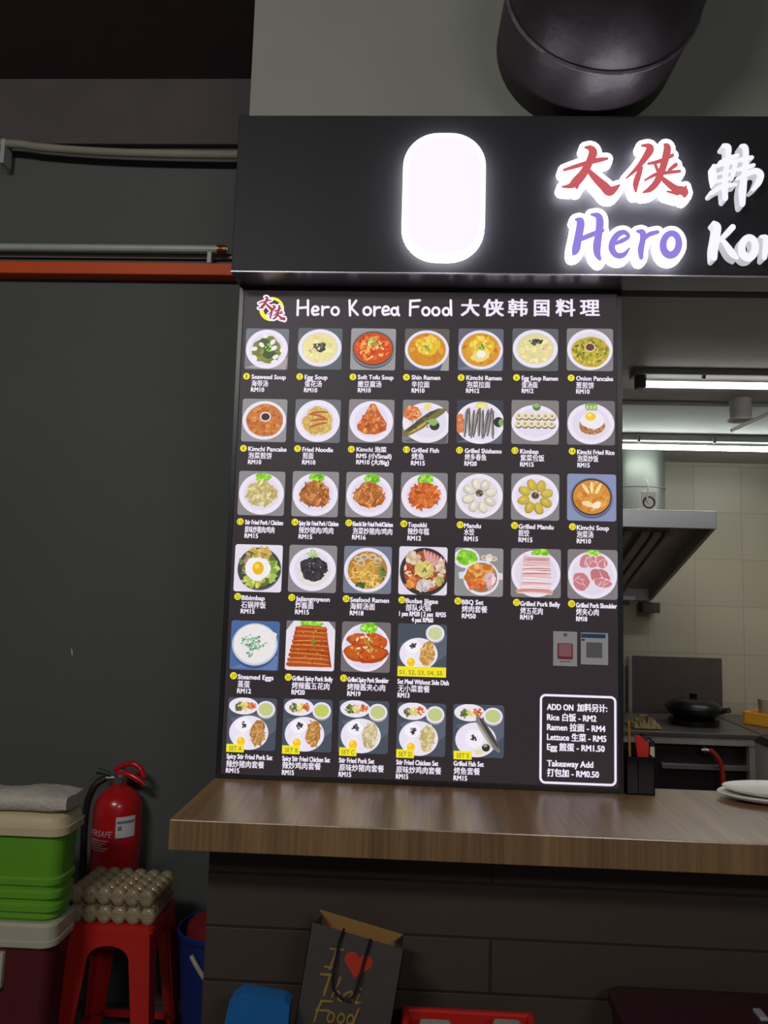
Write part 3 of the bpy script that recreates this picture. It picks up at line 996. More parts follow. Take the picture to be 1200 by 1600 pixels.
        P.ell(0.1, -0.24, 0.74, 0.72, (226, 220, 230), 40); P.ell(0.1, -0.22, 0.66, 0.62, (150, 120, 90), 36)
        P.bits(70, 0.02, -0.12, 0.54, 0.44, 0.17, [(212, 142, 60), (196, 120, 44), (226, 164, 86), (186, 108, 44)])
        P.bits(16, -0.1, -0.5, 0.36, 0.2, 0.15, [(206, 104, 48), (220, 128, 64)])
        P.bits(14, 0.46, -0.34, 0.16, 0.32, 0.16, [(222, 184, 190), (236, 208, 212), (206, 160, 168)])
    elif i == 27:
        P.bg((124, 118, 122)); P.plate(0, -0.02, 0.98, 0.96, k=0.86); P.lettuce(0.18, 0.84, 0.36, 0.16)
        P.poly([(-0.5, 0.76), (0.56, 0.72), (0.6, -0.74), (-0.66, -0.78)], (224, 196, 200))
        for k in range(22):
            y = 0.7 - k * 0.066
            w_ = 1.05 + 0.012 * k
            P.L += 0.5
            P.strip(0.03, y, R.uniform(-0.05, 0.05), w_, R.uniform(0.014, 0.03), P.jit(R.choice([(236, 222, 228), (240, 230, 234), (198, 146, 148), (188, 128, 130), (216, 178, 180)]), 8), R.uniform(-0.09, 0.09))
        P.L += 1; P.strip(-0.05, -0.76, -0.02, 1.5, 0.09, (206, 146, 138), 0.08); P.L += 1; P.strip(-0.05, -0.84, -0.02, 1.4, 0.03, (232, 204, 198), 0.08); P.L += 1; P.strip(0.0, -0.7, 0.03, 1.3, 0.02, (186, 118, 112), 0.1)
    elif i == 28:
        P.bg((126, 120, 124)); P.plate(0, -0.03, 0.98, 0.95, k=0.84); P.lettuce(0.02, 0.8, 0.3, 0.18)
        for x, y, rx, ry, a in ((-0.28, 0.52, 0.32, 0.26, 60), (0.02, 0.5, 0.3, 0.26, 0), (0.36, 0.5, 0.3, 0.24, -60), (-0.46, -0.3, 0.36, 0.42, 20), (0.3, -0.1, 0.46, 0.36, -30), (0.4, -0.34, 0.4, 0.2, -10)):
            P.ell(x, y, rx, ry, (232, 206, 212), 22, 0.07, a); P.ell(x, y, rx * 0.9, ry * 0.88, P.jit((190, 116, 126), 8), 20, 0.08, a)
            for _ in range(4):
                P.L += 0.2; P.strip(x + R.uniform(-0.2, 0.2), y + R.uniform(-0.15, 0.15), R.uniform(0, 3.1), 0.32, 0.012, (232, 200, 206), 0.4)
    elif i == 29:
        P.bg((74, 100, 152), (96, 120, 168)); P.ell(0.0, -0.08, 0.92, 0.86, (60, 82, 128), 40); P.ell(0.0, 0.04, 0.94, 0.86, (184, 196, 214), 40); P.ell(0.0, 0.06, 0.87, 0.8, (228, 222, 222), 36)
        P.poly([(0.62, 0.62), (0.9, 0.5), (0.82, 0.2), (0.6, 0.3)], (224, 218, 218))
        P.bits(60, -0.05, 0.15, 0.52, 0.34, 0.065, [(126, 168, 136), (98, 146, 112), (156, 190, 160)]); P.bits(8, -0.2, -0.4, 0.12, 0.1, 0.07, [(140, 170, 150)])
    elif i == 30:
        P.bg((226, 216, 228)); P.poly([(-1, 1), (-0.7, 1), (-1, 0.6)], (112, 110, 112)); P.poly([(1, 1), (0.72, 1), (1, 0.66)], (112, 110, 112)); P.lettuce(0.0, 0.88, 0.46, 0.2)
        P.poly([(-0.62, 0.74), (0.62, 0.78), (0.9, -0.84), (-0.86, -0.86)], (142, 56, 18))
        for k in range(9):
            y = 0.68 - k * 0.18
            wv = 1.3 + 0.06 * k
            P.L += 1; P.strip(0.02 - 0.01 * k, y, R.uniform(-0.06, 0.02), wv, 0.115, P.jit((166, 70, 24), 10), 0.06)
            P.L += 0.3; P.strip(0.02 - 0.01 * k, y + 0.05, R.uniform(-0.06, 0.02), wv * 0.96, 0.028, P.jit((206, 120, 56), 14), 0.06)
        P.bits(40, 0, -0.05, 0.66, 0.8, 0.05, [(196, 96, 36), (140, 52, 18), (214, 140, 76)])
        P.shreds(12, 0.16, 0.2, 0.1, 0.2, 0.22, 0.018, [(150, 140, 40), (120, 130, 36)])
    elif i == 31:
        P.bg((112, 106, 108)); P.plate(0, -0.02, 0.98, 0.96, k=0.88); P.lettuce(0.1, 0.76, 0.36, 0.22)
        for x, y, rx, ry, a in ((-0.2, 0.26, 0.6, 0.26, -6), (0.46, 0.24, 0.42, 0.3, -20), (-0.4, -0.26, 0.5, 0.34, -16), (0.3, -0.3, 0.62, 0.34, 12)):
            P.ell(x, y, rx, ry, P.jit((176, 74, 24), 8), 24, 0.07, a); P.ell(x, y + 0.04, rx * 0.82, ry * 0.7, P.jit((194, 92, 32), 8), 22, 0.08, a)
        P.bits(40, 0.05, 0.05, 0.7, 0.5, 0.07, [(210, 120, 50), (158, 60, 18), (222, 148, 74)])
        for x, y, a in ((-0.36, 0.3, 1.2), (-0.16, 0.38, 0.1), (0.12, 0.32, 1.4), (-0.3, -0.06, 0.2), (0.0, -0.02, 0.4), (0.0, 0.42, 2.6)):
            P.L += 0.5; P.strip(x, y, a, 0.16, 0.035, (236, 222, 206), 0)
        P.shreds(12, 0.1, 0.1, 0.2, 0.3, 0.24, 0.018, [(156, 150, 44), (196, 180, 80)])
    elif i == 'S':
        set_meal(P, [(206, 158, 88), (188, 136, 66), (220, 178, 112)], (182, 132, 66), 'single')
    elif i == 'A':
        set_meal(P, [(186, 138, 80), (164, 112, 58), (206, 162, 104)], (164, 114, 60))
    elif i == 'B':
        set_meal(P, [(190, 142, 74), (168, 116, 52), (208, 166, 98)], (168, 118, 56), 'green')
    elif i == 'C':
        set_meal(P, [(206, 192, 148), (184, 168, 120), (220, 208, 170)], (182, 166, 118))
    elif i == 'D':
        set_meal(P, [(212, 196, 146), (190, 172, 116), (224, 212, 168)], (190, 172, 120))
    elif i == 'E':
        set_meal(P, [], (0, 0, 0), 'fish')
    return P


# number, picture box, badge centre, [(text, x0, x1, yc, kind)], what the picture shows; kind e = latin line, c = chinese line, p = price
ITEMS = [
    (1, (382, 511.5, 452, 579.5), (385.3, 588), [('Seaweed Soup', 393, 447, 588.5, 'e'), ('海带汤', 393, 419, 599, 'c'), ('RM10', 392, 413, 608.5, 'p')], 'green seaweed soup in a white bowl'),
    (2, (464, 511, 535.5, 579), (468.3, 588.5), [('Egg Soup', 476, 512, 589, 'e'), ('蛋花汤', 476, 503, 599.5, 'c'), ('RM10', 475, 496, 609.3, 'p')], 'cream egg soup with black seaweed in a white bowl'),
    (3, (547, 511.5, 619, 580), (551.5, 589), [('Soft Tofu Soup', 559, 615, 589, 'e'), ('嫩豆腐汤', 559, 596, 600, 'c'), ('RM10', 559, 579.5, 609.5, 'p')], 'red tofu soup in a black bowl'),
    (4, (631.3, 512, 702.5, 580.5), (635, 589.5), [('Shin Ramen', 643, 688, 589.5, 'e'), ('辛拉面', 643, 671, 600.5, 'c'), ('RM10', 643, 663.5, 610, 'p')], 'yellow noodles in orange broth'),
    (5, (715.3, 512, 787, 581), (720.5, 590), [('Kimchi Ramen', 728.5, 784, 590, 'e'), ('泡菜拉面', 729, 766, 600.7, 'c'), ('RM12', 728, 749, 610.3, 'p')], 'orange noodle soup with a white egg'),
    (6, (800, 512, 872.5, 581), (807, 590), [('Egg Soup Ramen', 815, 872, 590.5, 'e'), ('蛋汤面', 815, 840, 601, 'c'), ('RM12', 815, 833.5, 610.5, 'p')], 'pale egg noodle soup with seaweed at the top'),
    (7, (885.3, 512, 958, 581), (892.3, 590.5), [('Onion Pancake', 900, 958, 591, 'e'), ('葱煎饼', 900, 928, 602, 'c'), ('RM10', 900, 921.5, 611.5, 'p')], 'yellow green pancake around a brown dip'),
    (8, (377, 622, 449, 691.6), (380.5, 700.5), [('Kimchi Pancake', 388, 448, 701, 'e'), ('泡菜煎饼', 388, 425, 711.5, 'c'), ('RM10', 387.5, 408.5, 721.5, 'p')], 'orange pancake around a dark dip'),
    (9, (460, 622.8, 532.7, 692.8), (465, 701), [('Fried Noodle', 472.5, 520.5, 702, 'e'), ('煎面', 473, 490, 712, 'c'), ('RM10', 472, 493, 722, 'p')], 'fried noodles on a white plate'),
    (10, (544, 623, 616.3, 693), (549, 702), [('Kimchi 泡菜', 557, 604, 702, 'm'), ('RM5 (小/Small)', 556.5, 612, 712, 'p'), ('RM10 (大/Big)', 556.5, 608, 721.7, 'p')], 'heap of orange kimchi on a white plate'),
    (11, (628.5, 624, 701, 693.6), (635, 702.5), [('Grilled Fish', 642.5, 686, 703, 'e'), ('烤鱼', 643, 662.5, 713, 'c'), ('RM15', 642, 664, 723.3, 'p')], 'grilled fish lying across a white plate'),
    (12, (713.3, 624, 786.4, 694.5), (718, 703.5), [('Grilled Shishamo', 726, 784, 704, 'e'), ('烤多春鱼', 726, 760, 714, 'c'), ('RM20', 725.5, 745, 724, 'p')], 'row of small grey fish on a white plate'),
    (13, (799, 624.5, 873, 695), (804.5, 704), [('Kimbap', 812.5, 841.5, 705, 'e'), ('紫菜包饭', 813, 850.5, 715.3, 'c'), ('RM15', 812.5, 834, 725.3, 'p')], 'two rows of rice rolls on an oval plate'),
    (14, (886, 625.3, 960.4, 696), (894, 705), [('Kimchi Fried Rice', 901.5, 960, 706, 'e'), ('泡菜炒饭', 902, 935, 716.2, 'c'), ('RM15', 902, 921.5, 726.5, 'p')], 'fried rice under a fried egg'),
    (15, (371.7, 735.6, 445.4, 806), (375.5, 815), [('Stir Fried Pork / Chicken', 383, 442.5, 815.5, 'e'), ('原味炒猪肉/鸡肉', 382.5, 429, 827, 'c'), ('RM15', 382, 403.5, 836.7, 'p')], 'pale shredded meat with lettuce'),
    (16, (456, 736, 529.3, 808), (461, 815.8), [('Spicy Stir Fried Pork / Chicken', 467, 529, 817, 'e'), ('辣炒猪肉/鸡肉', 467, 521, 828, 'c'), ('RM15', 466.5, 488, 838, 'p')], 'brown shredded meat with lettuce in the second column'),
    (17, (540, 737.5, 614.3, 809), (545, 817), [('Kimchi Stir Fried Pork/Chicken', 551, 614, 818.2, 'e'), ('泡菜炒猪肉/鸡肉', 551, 613, 829.3, 'c'), ('RM16', 550, 571.5, 839, 'p')], 'reddish brown shredded meat with lettuce in the third column'),
    (18, (626, 738, 699, 810), (631, 818.3), [('Topokki', 637, 667, 819.5, 'e'), ('辣炒年糕', 637, 670.5, 830, 'c'), ('RM12', 636.5, 658, 840.5, 'p')], 'orange rice cakes with lettuce'),
    (19, (712, 738.7, 786, 811), (719, 820), [('Mandu', 725, 751.5, 821, 'e'), ('水饺', 725, 741, 831, 'c'), ('RM15', 725, 747, 841.5, 'p')], 'white dumplings in a ring'),
    (20, (799, 740, 873.4, 813), (804, 821), [('Grilled Mandu', 810, 865, 822.3, 'e'), ('煎饺', 810, 827, 832.7, 'c'), ('RM15', 810, 832, 843, 'p')], 'yellow fried dumplings in a ring'),
    (21, (886.7, 740.7, 962, 814), (894.5, 823), [('Kimchi Soup', 901, 951.5, 824, 'e'), ('泡菜汤', 901, 927, 834.7, 'c'), ('RM10', 901, 923.5, 845, 'p')], 'orange soup in a dark stone bowl'),
    (22, (366, 851, 441, 924.6), (371.5, 932), [('Bibimbap', 377.5, 414, 933.5, 'e'), ('石锅拌饭', 377, 415.5, 944.5, 'c'), ('RM15', 376, 398, 954.5, 'p')], 'black bowl of vegetables under a fried egg'),
    (23, (451, 852, 526, 925.5), (456, 933.5), [('Jajiangmyeon', 462, 515.5, 935, 'e'), ('炸酱面', 461.5, 490, 945.5, 'c'), ('RM15', 461, 483, 955.7, 'p')], 'white noodles under black sauce'),
    (24, (537, 853.8, 611.5, 927), (541, 935.5), [('Seafood Ramen', 547, 608, 936.5, 'e'), ('海鲜汤面', 547, 586, 947, 'c'), ('RM18', 546.5, 568, 957.3, 'p')], 'brown noodle soup with clams'),
    (25, (623.4, 854.6, 698.3, 929), (628, 937.3), [('Budae Jjigae', 634, 684.5, 938.3, 'e'), ('部队火锅', 634, 673, 949, 'c'), ('1 pax RM20 | 2 pax  RM35', 623.5, 697, 958.3, 'p'), ('4 pax RM60', 643, 677, 968, 'p')], 'black hot pot with ham and noodles'),
    (26, (711, 856.6, 785.5, 931), (715.5, 939), [('BBQ Set', 721.5, 755.5, 940.3, 'e'), ('烤肉套餐', 721.5, 761.5, 951.3, 'c'), ('RM50', 721.5, 743.5, 962, 'p')], 'white pot of grilled meat beside a lettuce plate'),
    (27, (799, 858, 875.4, 933), (807, 941.3), [('Grilled Pork Belly', 812.5, 875, 942.7, 'e'), ('烤五花肉', 813, 848, 954, 'c'), ('RM19', 812.5, 833, 964, 'p')], 'stack of pink and white pork belly strips'),
    (28, (887.8, 859.4, 963.8, 935.4), (893, 943.3), [('Grilled Pork Shoulder', 899.5, 964, 945.2, 'e'), ('烤夹心肉', 900, 935.5, 955.7, 'c'), ('RM18', 900, 917.5, 966.5, 'p')], 'pink slices of raw pork shoulder'),
    (29, (360.3, 970.8, 436, 1046), (365, 1055.7), [('Steamed Eggs', 371.5, 427.5, 1057, 'e'), ('蒸蛋', 371.5, 390.5, 1068.5, 'c'), ('RM12', 370.5, 392.5, 1079, 'p')], 'white steamed eggs on a blue ground'),
    (30, (446.7, 971.3, 522.7, 1046.7), (450.5, 1058), [('Grilled Spicy Pork Belly', 456.5, 520, 1059.3, 'e'), ('烤辣酱五花肉', 456, 515, 1070.7, 'c'), ('RM20', 455.5, 476.5, 1081, 'p')], 'stack of glazed red pork strips'),
    (31, (534, 972.8, 609.4, 1049), (537, 1059.5), [('Grilled Spicy Pork Shoulder', 543, 607.5, 1061.3, 'e'), ('烤辣酱夹心肉', 542.5, 602, 1072.8, 'c'), ('RM19', 542.5, 563.5, 1083.3, 'p')], 'glazed red pork slices with lettuce on a round plate'),
    ('S', (622, 976, 697, 1052), None, [('Set Meal Without Side Dish', 621, 701.5, 1064.3, 'e'), ('无小菜套餐', 622, 671.5, 1075.3, 'c'), ('RM13', 621, 640, 1085.7, 'p')], 'set meal plate with one soup bowl'),
    ('A', (355.5, 1092, 431, 1170), None, [('Spicy Stir Fried Pork Set', 354, 426, 1181, 'e'), ('辣炒猪肉套餐', 353.5, 413, 1193, 'c'), ('RM15', 353, 374, 1203.3, 'p')], 'set meal with brown pork, first in the bottom row'),
    ('B', (442.5, 1094, 518, 1172.5), None, [('Spicy Stir Fried Chicken Set', 441, 516, 1184.5, 'e'), ('辣炒鸡肉套餐', 441, 501.5, 1195.3, 'c'), ('RM15', 440.5, 459.5, 1206.3, 'p')], 'set meal with brown chicken, second in the bottom row'),
    ('C', (530, 1096.6, 606, 1175), None, [('Stir Fried Pork Set', 529.5, 585, 1187.3, 'e'), ('原味炒猪肉套餐', 530, 600, 1198.7, 'c'), ('RM15', 529, 549, 1209.3, 'p')], 'set meal with pale pork, third in the bottom row'),
    ('D', (621, 1100.5, 695, 1179), None, [('Stir Fried Chicken Set', 619, 685, 1190.3, 'e'), ('原味炒鸡肉套餐', 619, 689.5, 1202, 'c'), ('RM15', 618.5, 638, 1212.5, 'p')], 'set meal with pale chicken, fourth in the bottom row'),
    ('E', (709, 1103, 786, 1181), None, [('Grilled Fish Set', 708.5, 756, 1192.3, 'e'), ('烤鱼套餐', 709, 750, 1204, 'c'), ('RM15', 708.5, 730, 1215, 'p')], 'set meal with a whole fish'),
]
TAGS = {'S': ((621, 1043, 697, 1056), 'S1, S2, S3, S4, S5', 624, 691), 'A': ((354, 1162.6, 382, 1174), 'SET A', 358.5, 378.5), 'B': ((441, 1165, 469, 1177), 'SET B', 445.5, 466),
        'C': ((530, 1168, 557.5, 1180), 'SET C', 534, 554), 'D': ((619, 1171, 647, 1183), 'SET D', 623, 643.5), 'E': ((708.5, 1173.4, 737, 1185.5), 'SET E', 713, 733)}
YELLOW, INK = (236, 222, 44), (92, 84, 20)

for num, box, badge, lines, what in ITEMS:
    b = MB()
    draw(num).emit(b, box)
    o = b.build('dish_picture', PRINT, mb_)
    o['label'] = 'picture of ' + what
    b = MB()
    for s, xa, xb, yc, kd in lines:
        em, bold = {'e': (10.2, 0.034), 'c': (11.4, 0.018), 'p': (10.2, 0.034), 'm': (9.8, 0.03)}[kd]
        put_text(b, s, xa, xb, yc, em, bold, cap=0.38 if kd == 'c' else 0.36)
    o = b.build('caption', PRINT, mb_)
    if badge:
        b = MB()
        cx, cz = B(*badge)
        n = 24
        r = 5.4 * PXM
        b.add([(cx + r * math.cos(2 * math.pi * k / n), BY - 0.0008, cz + r * math.sin(2 * math.pi * k / n)) for k in range(n)], [tuple(range(n))], YELLOW)
        s = str(num)
        wd = 2.0 if s == '1' else (3.6 if len(s) == 1 else 6.6)
        put_text(b, s, badge[0] - wd / 2, badge[0] + wd / 2, badge[1], 8.6, 0.0, INK, BY - 0.0012)
        b.build('number_badge', PRINT, mb_)
    else:
        bb, s, xa, xb = TAGS[num]
        b = MB()
        p0, p1 = B(bb[0], bb[3]), B(bb[2], bb[1])
        yy = BY - 0.0050
        b.add([(p0[0], yy, p0[1]), (p1[0], yy, p0[1]), (p1[0], yy, p1[1]), (p0[0], yy, p1[1])], [(0, 1, 2, 3)], YELLOW)
        put_text(b, s, xa, xb, (bb[1] + bb[3]) / 2, 9.4, 0.0, INK, yy - 0.0004)
        b.build('set_tag', PRINT, mb_)

# heading, drawn with a round pen, and the round emblem
T2 = crop_tf(380, 440, 4.0)
T3 = crop_tf(680, 440, 4.0)
hw = 7.5


def pen(*pts):
    return [(x, y, hw) for x, y in pts]


head = T2([pen((343, 118), (340, 210)), pen((405, 118), (405, 210)), pen((342, 166), (404, 161)),
           pen((434, 184), (466, 180), (468, 165), (452, 156), (436, 166), (431, 188), (441, 207), (470, 204)),
           pen((495, 156), (495, 210)), pen((496, 178), (510, 162), (535, 160)), ring_stroke(575, 185, 22, 24, hw),
           pen((665, 118), (668, 212)), pen((706, 120), (672, 168)), pen((676, 166), (716, 208)), ring_stroke(775, 185, 23, 24, hw),
           pen((820, 158), (820, 212)), pen((821, 180), (835, 164), (856, 162)),
           pen((874, 184), (906, 180), (908, 165), (892, 156), (876, 166), (871, 188), (881, 207), (911, 203)),
           ring_stroke(945, 187, 19, 22, hw), pen((966, 160), (966, 195), (974, 211)),
           pen((1045, 120), (1043, 212)), pen((1045, 122), (1104, 118)), pen((1046, 160), (1094, 157)),
           ring_stroke(1142, 187, 22, 24, hw), ring_stroke(1204, 187, 22, 24, hw), ring_stroke(1268, 188, 20, 22, hw), pen((1297, 118), (1298, 160), (1300, 210))])
b = MB()
strokes(b, head, B, BY - 0.0008, 0, 0, col=WHITE, flat=True)
for ch, xa, xb in (('大', 720, 749.5), ('侠', 755, 787.5), ('韩', 793.5, 824.5), ('国', 834, 858.5), ('料', 868, 899), ('理', 906, 937)):
    put_text(b, ch, xa, xb, 481, 30, 0.03, cap=0.37)
b.build('heading', PRINT, mb_)

b = MB()
cx, cz = B(424.5, 483)
for k in range(40):
    a0, a1 = 2 * math.pi * k / 40, 2 * math.pi * (k + 1) / 40
    ro, ri = 20.2 * PXM, 14.6 * PXM
    b.add([(cx + ro * math.cos(a0), BY - 0.0006, cz + ro * math.sin(a0)), (cx + ro * math.cos(a1), BY - 0.0006, cz + ro * math.sin(a1)),
           (cx + ri * math.cos(a1) + 0.002, BY - 0.0006, cz + ri * math.sin(a1) + 0.001), (cx + ri * math.cos(a0) + 0.002, BY - 0.0006, cz + ri * math.sin(a0) + 0.001)], [(0, 1, 2, 3)], (246, 232, 40))


def shrink(gl, fx, fy, s, ox, oy):
    return [[(ox + (x - fx) * s, oy + (y - fy) * s, h * s) for x, y, h in st] for st in gl]


for gl in (shrink(G_DA, 919, 265, 0.285, 415.5, 474), shrink(G_XIA, 1022, 266, 0.285, 431, 489)):
    strokes(b, gl, B, BY - 0.0012, 0, 2.6, col=WHITE, flat=True)
for gl in (shrink(G_DA, 919, 265, 0.285, 415.5, 474), shrink(G_XIA, 1022, 266, 0.285, 431, 489)):
    strokes(b, gl, B, BY - 0.0018, 0, 0.2, col=(160, 78, 84), flat=True)
b.build('emblem', PRINT, mb_)

# add-on price box
b = MB()
p0, p1 = B(842.5, 1224), B(963, 1088)
outer = rrect(p0[0], p1[0], p0[1], p1[1], 0.016, 6)
t_ = 0.0062
inner = rrect(p0[0] + t_, p1[0] - t_, p0[1] + t_, p1[1] - t_, 0.010, 6)
n = len(outer)
b.add([(x, BY - 0.0008, z) for x, z in outer + inner], [(i, (i + 1) % n, (i + 1) % n + n, i + n) for i in range(n)], WHITE)
b.build('price_box_outline', PRINT, mb_)
b = MB()
for s, xa, xb, yc in (('ADD ON', 854.5, 896, 1104), ('加料另计:', 901.5, 949, 1105.5), ('Rice 白饭 - RM2', 854.5, 932, 1120), ('Ramen 拉面 - RM4', 854.5, 946, 1135.5),
                      ('Lettuce 生菜 - RM5', 854.5, 947.5, 1151), ('Egg 煎蛋 - RM1.50', 854.5, 945, 1166.5), ('Takeaway Add', 854.5, 927, 1192), ('打包加 - RM0.50', 854.5, 936, 1207)):
    put_text(b, s, xa, xb, yc, 12.6, 0.035)
    if s.startswith('Egg'):
        b.build('price_list', PRINT, mb_)
        b = MB()
b.build('takeaway_price', PRINT, mb_)

# two paper payment cards taped to the board (their codes left blank)
m_paper = mat('card_paper', (206, 204, 206), 0.6, var=0.03)
m_pink = mat('card_pink', (190, 130, 136), 0.6, var=0.1, scale=(400, 400, 400))
m_cardred = mat('card_red', (150, 48, 56), 0.6)
m_cardblue = mat('card_blue', (52, 84, 140), 0.6)
m_cardgrey = mat('card_grey', (120, 122, 128), 0.6)


def card(name, px, label, build):
    (a, zt), (c, zb) = B(px[0], px[1]), B(px[2], px[3])
    t = thing(name, label, 'card', ((a + c) / 2, BY - 0.004, zb))
    b = MB()
    b.box((a, BY - 0.0055, zb), (c, BY - 0.0045, zt))
    b.build('sheet', m_paper, t)
    build(t, a, c, zb, zt)


def c1(t, a, c, zb, zt):
    w_, h_ = c - a, zt - zb
    y0, y1 = BY - 0.0062, BY - 0.0054
    b = MB()
    b.prism(rrect(a + w_ * 0.18, c - w_ * 0.18, zb + h_ * 0.2, zb + h_ * 0.66, 0.004), y0, y1)
    o = b.build('code_frame', m_cardred, t)
    b = MB()
    b.prism(rrect(a + w_ * 0.23, c - w_ * 0.23, zb + h_ * 0.27, zb + h_ * 0.64, 0.002), y0 - 0.0004, y0 + 0.0002)
    b.build('blank_field', m_pink, o)
    b = MB()
    b.prism(rrect(a + w_ * 0.42, c - w_ * 0.42, zb + h_ * 0.86, zb + h_ * 0.95, 0.002), y0, y1)
    b.prism(rrect(a + w_ * 0.28, c - w_ * 0.28, zb + h_ * 0.12, zb + h_ * 0.145, 0.0008), y0, y1)
    b.build('mark', m_cardgrey, t)


def c2(t, a, c, zb, zt):
    w_, h_ = c - a, zt - zb
    y0, y1 = BY - 0.0062, BY - 0.0054
    b = MB()
    b.box((a + 0.001, y0, zb + h_ * 0.84), (c - w_ * 0.1, y1, zb + h_ * 0.965))
    b.build('header_band', m_cardblue, t)
    b = MB()
    b.box((a + w_ * 0.2, y0, zb + h_ * 0.22), (c - w_ * 0.22, y1, zb + h_ * 0.7))
    b.build('blank_field', m_cardgrey, t)
    b = MB()
    b.prism(rrect(a + w_ * 0.03, a + w_ * 0.14, zb + h_ * 0.74, zb + h_ * 0.8, 0.001), y0, y1)
    b.build('mark', m_cardblue, t)


card('payment_card', (864, 986, 901, 1041), 'white payment card with a red framed square, left of the pair on the menu board', c1)
card('payment_card', (907, 988, 949.5, 1039), 'white payment card with a blue header band, right of the pair on the menu board', c2)

# ================================================================== DUCT OVER THE SIGN
m_duct = mat('black_painted_duct', (37, 31, 35), 0.45, var=0.25, scale=(14, 14, 14), bump=0.35, bscale=18)
dr = thing('exhaust_duct', 'big black segmented exhaust duct elbow above the shop sign', 'duct', (0.52, 2.2, 3.1))
DR = 0.268
stations = [(0.475, 2.2, 3.215), (0.478, 2.10, 3.215), (0.482, 1.99, 3.218), (0.488, 1.905, 3.245), (0.498, 1.845, 3.30), (0.512, 1.81, 3.38), (0.528, 1.80, 3.47), (0.545, 1.80, 3.66)]
b = MB()
rings = []
for i, q in enumerate(stations):
    a = stations[max(0, i - 1)]
    c = stations[min(len(stations) - 1, i + 1)]
    t = (Vector(c) - Vector(a)).normalized()
    if i == 0:
        t = Vector((0, -1, 0))
    side = (Vector((1, 0, 0)) - t * t.x).normalized()
    up = side.cross(t)
    rings.append([tuple(Vector(q) + side * DR * math.cos(2 * math.pi * k / 48) + up * DR * math.sin(2 * math.pi * k / 48)) for k in range(48)])
b.loft(rings)
b.build('elbow', m_duct, dr, True)
for i in (2, 4):
    r = rings[i]
    cen = Vector(stations[i])
    b = MB()
    b.tube([tuple(cen + (Vector(p) - cen) * 1.005) for p in r + [r[0]]], 0.006, 6)
    b.build('seam_band', mat('dull_seam_sealant', (96, 88, 92), 0.28, var=0.4, scale=(30, 30, 30), bump=0.6), dr, True)


# ================================================================== PIPES ON THE LEFT WALL
m_galv = mat('galvanised_pipe', (176, 182, 174), 0.4, 0.1, var=0.1)
m_brass = mat('brass_fitting', (150, 110, 60), 0.35, 0.8)
m_orange = mat('orange_paint', (216, 80, 16), 0.5, var=0.08, scale=(3, 3, 3))
py_ = WALL_Y - 0.06
xr, zp = at(340, 388, py_)
zp2 = at(0, 388, py_)[1]
zp = (zp + zp2) / 2
pp = thing('water_pipe', 'pale grey pipe with a brass end above the orange beam', 'pipe', (-1.4, py_, zp))
b = MB()
b.tube([(-4.4, py_, zp), (xr, py_, zp)], 0.0155, 16)
b.build('pipe_run', m_galv, pp, True)
b = MB()
b.tube([(xr, py_, zp), (xr + 0.012, py_, zp), (xr + 0.014, py_, zp), (xr + 0.036, py_, zp)], [0.018, 0.018, 0.0165, 0.0165], 16)
b.build('end_fitting', m_brass, pp, True)
b = MB()
b.tube([(xr + 0.036, py_, zp), (xr + 0.044, py_, zp)], 0.010, 12)
b.build('end_plug', m_galv, pp, True)
for bxp in (xr - 0.03, xr - 1.2):
    b = MB()
    b.box((bxp - 0.009, py_ - 0.010, at(180, 409, WALL_Y - 0.07)[1] + 0.0005), (bxp + 0.009, py_ + 0.022, zp - 0.014), 0.002)
    b.build('bracket', m_galv, pp)
zt = at(180, 398.5, WALL_Y - 0.03)[1]
b = MB()
b.tube([(-4.4, WALL_Y - 0.016, zt), (-0.56, WALL_Y - 0.016, zt)], 0.008, 10)
tag(b.build('conduit_pipe', m_galv, None, True), 'thin grey conduit between pale pipe and orange beam', 'conduit')
zo0, zo1 = at(180, 428, WALL_Y - 0.07)[1], at(180, 409, WALL_Y - 0.07)[1]
b = MB()
b.box((-4.4, WALL_Y - 0.07, zo0), (-0.50, WALL_Y, zo1), 0.004)
tag(b.build('beam_rail', m_orange), 'orange painted steel beam along the grey wall', 'beam')
# sagging hose high on the wall
m_hose = mat('dusty_hose', (142, 138, 120), 0.7, var=0.12, bump=0.2)
hy = WALL_Y - 0.075
hp = []
for px, py in ((-420, 222), (-200, 218), (5, 224), (60, 230), (130, 235.5), (200, 239), (280, 241), (366, 242), (460, 240)):
    x, z = at(px, py, hy)
    hp.append((x, hy, z))
hp = smooth_path(hp, 5)
hs = thing('hanging_hose', 'dusty beige hose sagging along the wall above the pipes', 'hose', (-1.2, hy, 3.3))
b = MB()
b.tube(hp, 0.0165, 12)
b.build('hose_run', m_hose, hs, True)
cxh, czh = at(8, 236, hy)
b = MB()
b.box((cxh - 0.012, hy - 0.018, czh - 0.06), (cxh + 0.006, WALL_Y - 0.03, czh + 0.045), 0.004)
b.build('clip', m_galv, hs)

# a chip in the paint
b = MB()
cxp, czp = at(112, 1018, WALL_Y)
b.prism([(cxp - 0.004, czp + 0.014), (cxp + 0.003, czp + 0.004), (cxp + 0.006, czp - 0.02), (cxp, czp - 0.006)], WALL_Y - 0.0012, WALL_Y)
tag(b.build('trim_2', mat('bare_plaster', (200, 200, 196), 0.8)), kind='structure')

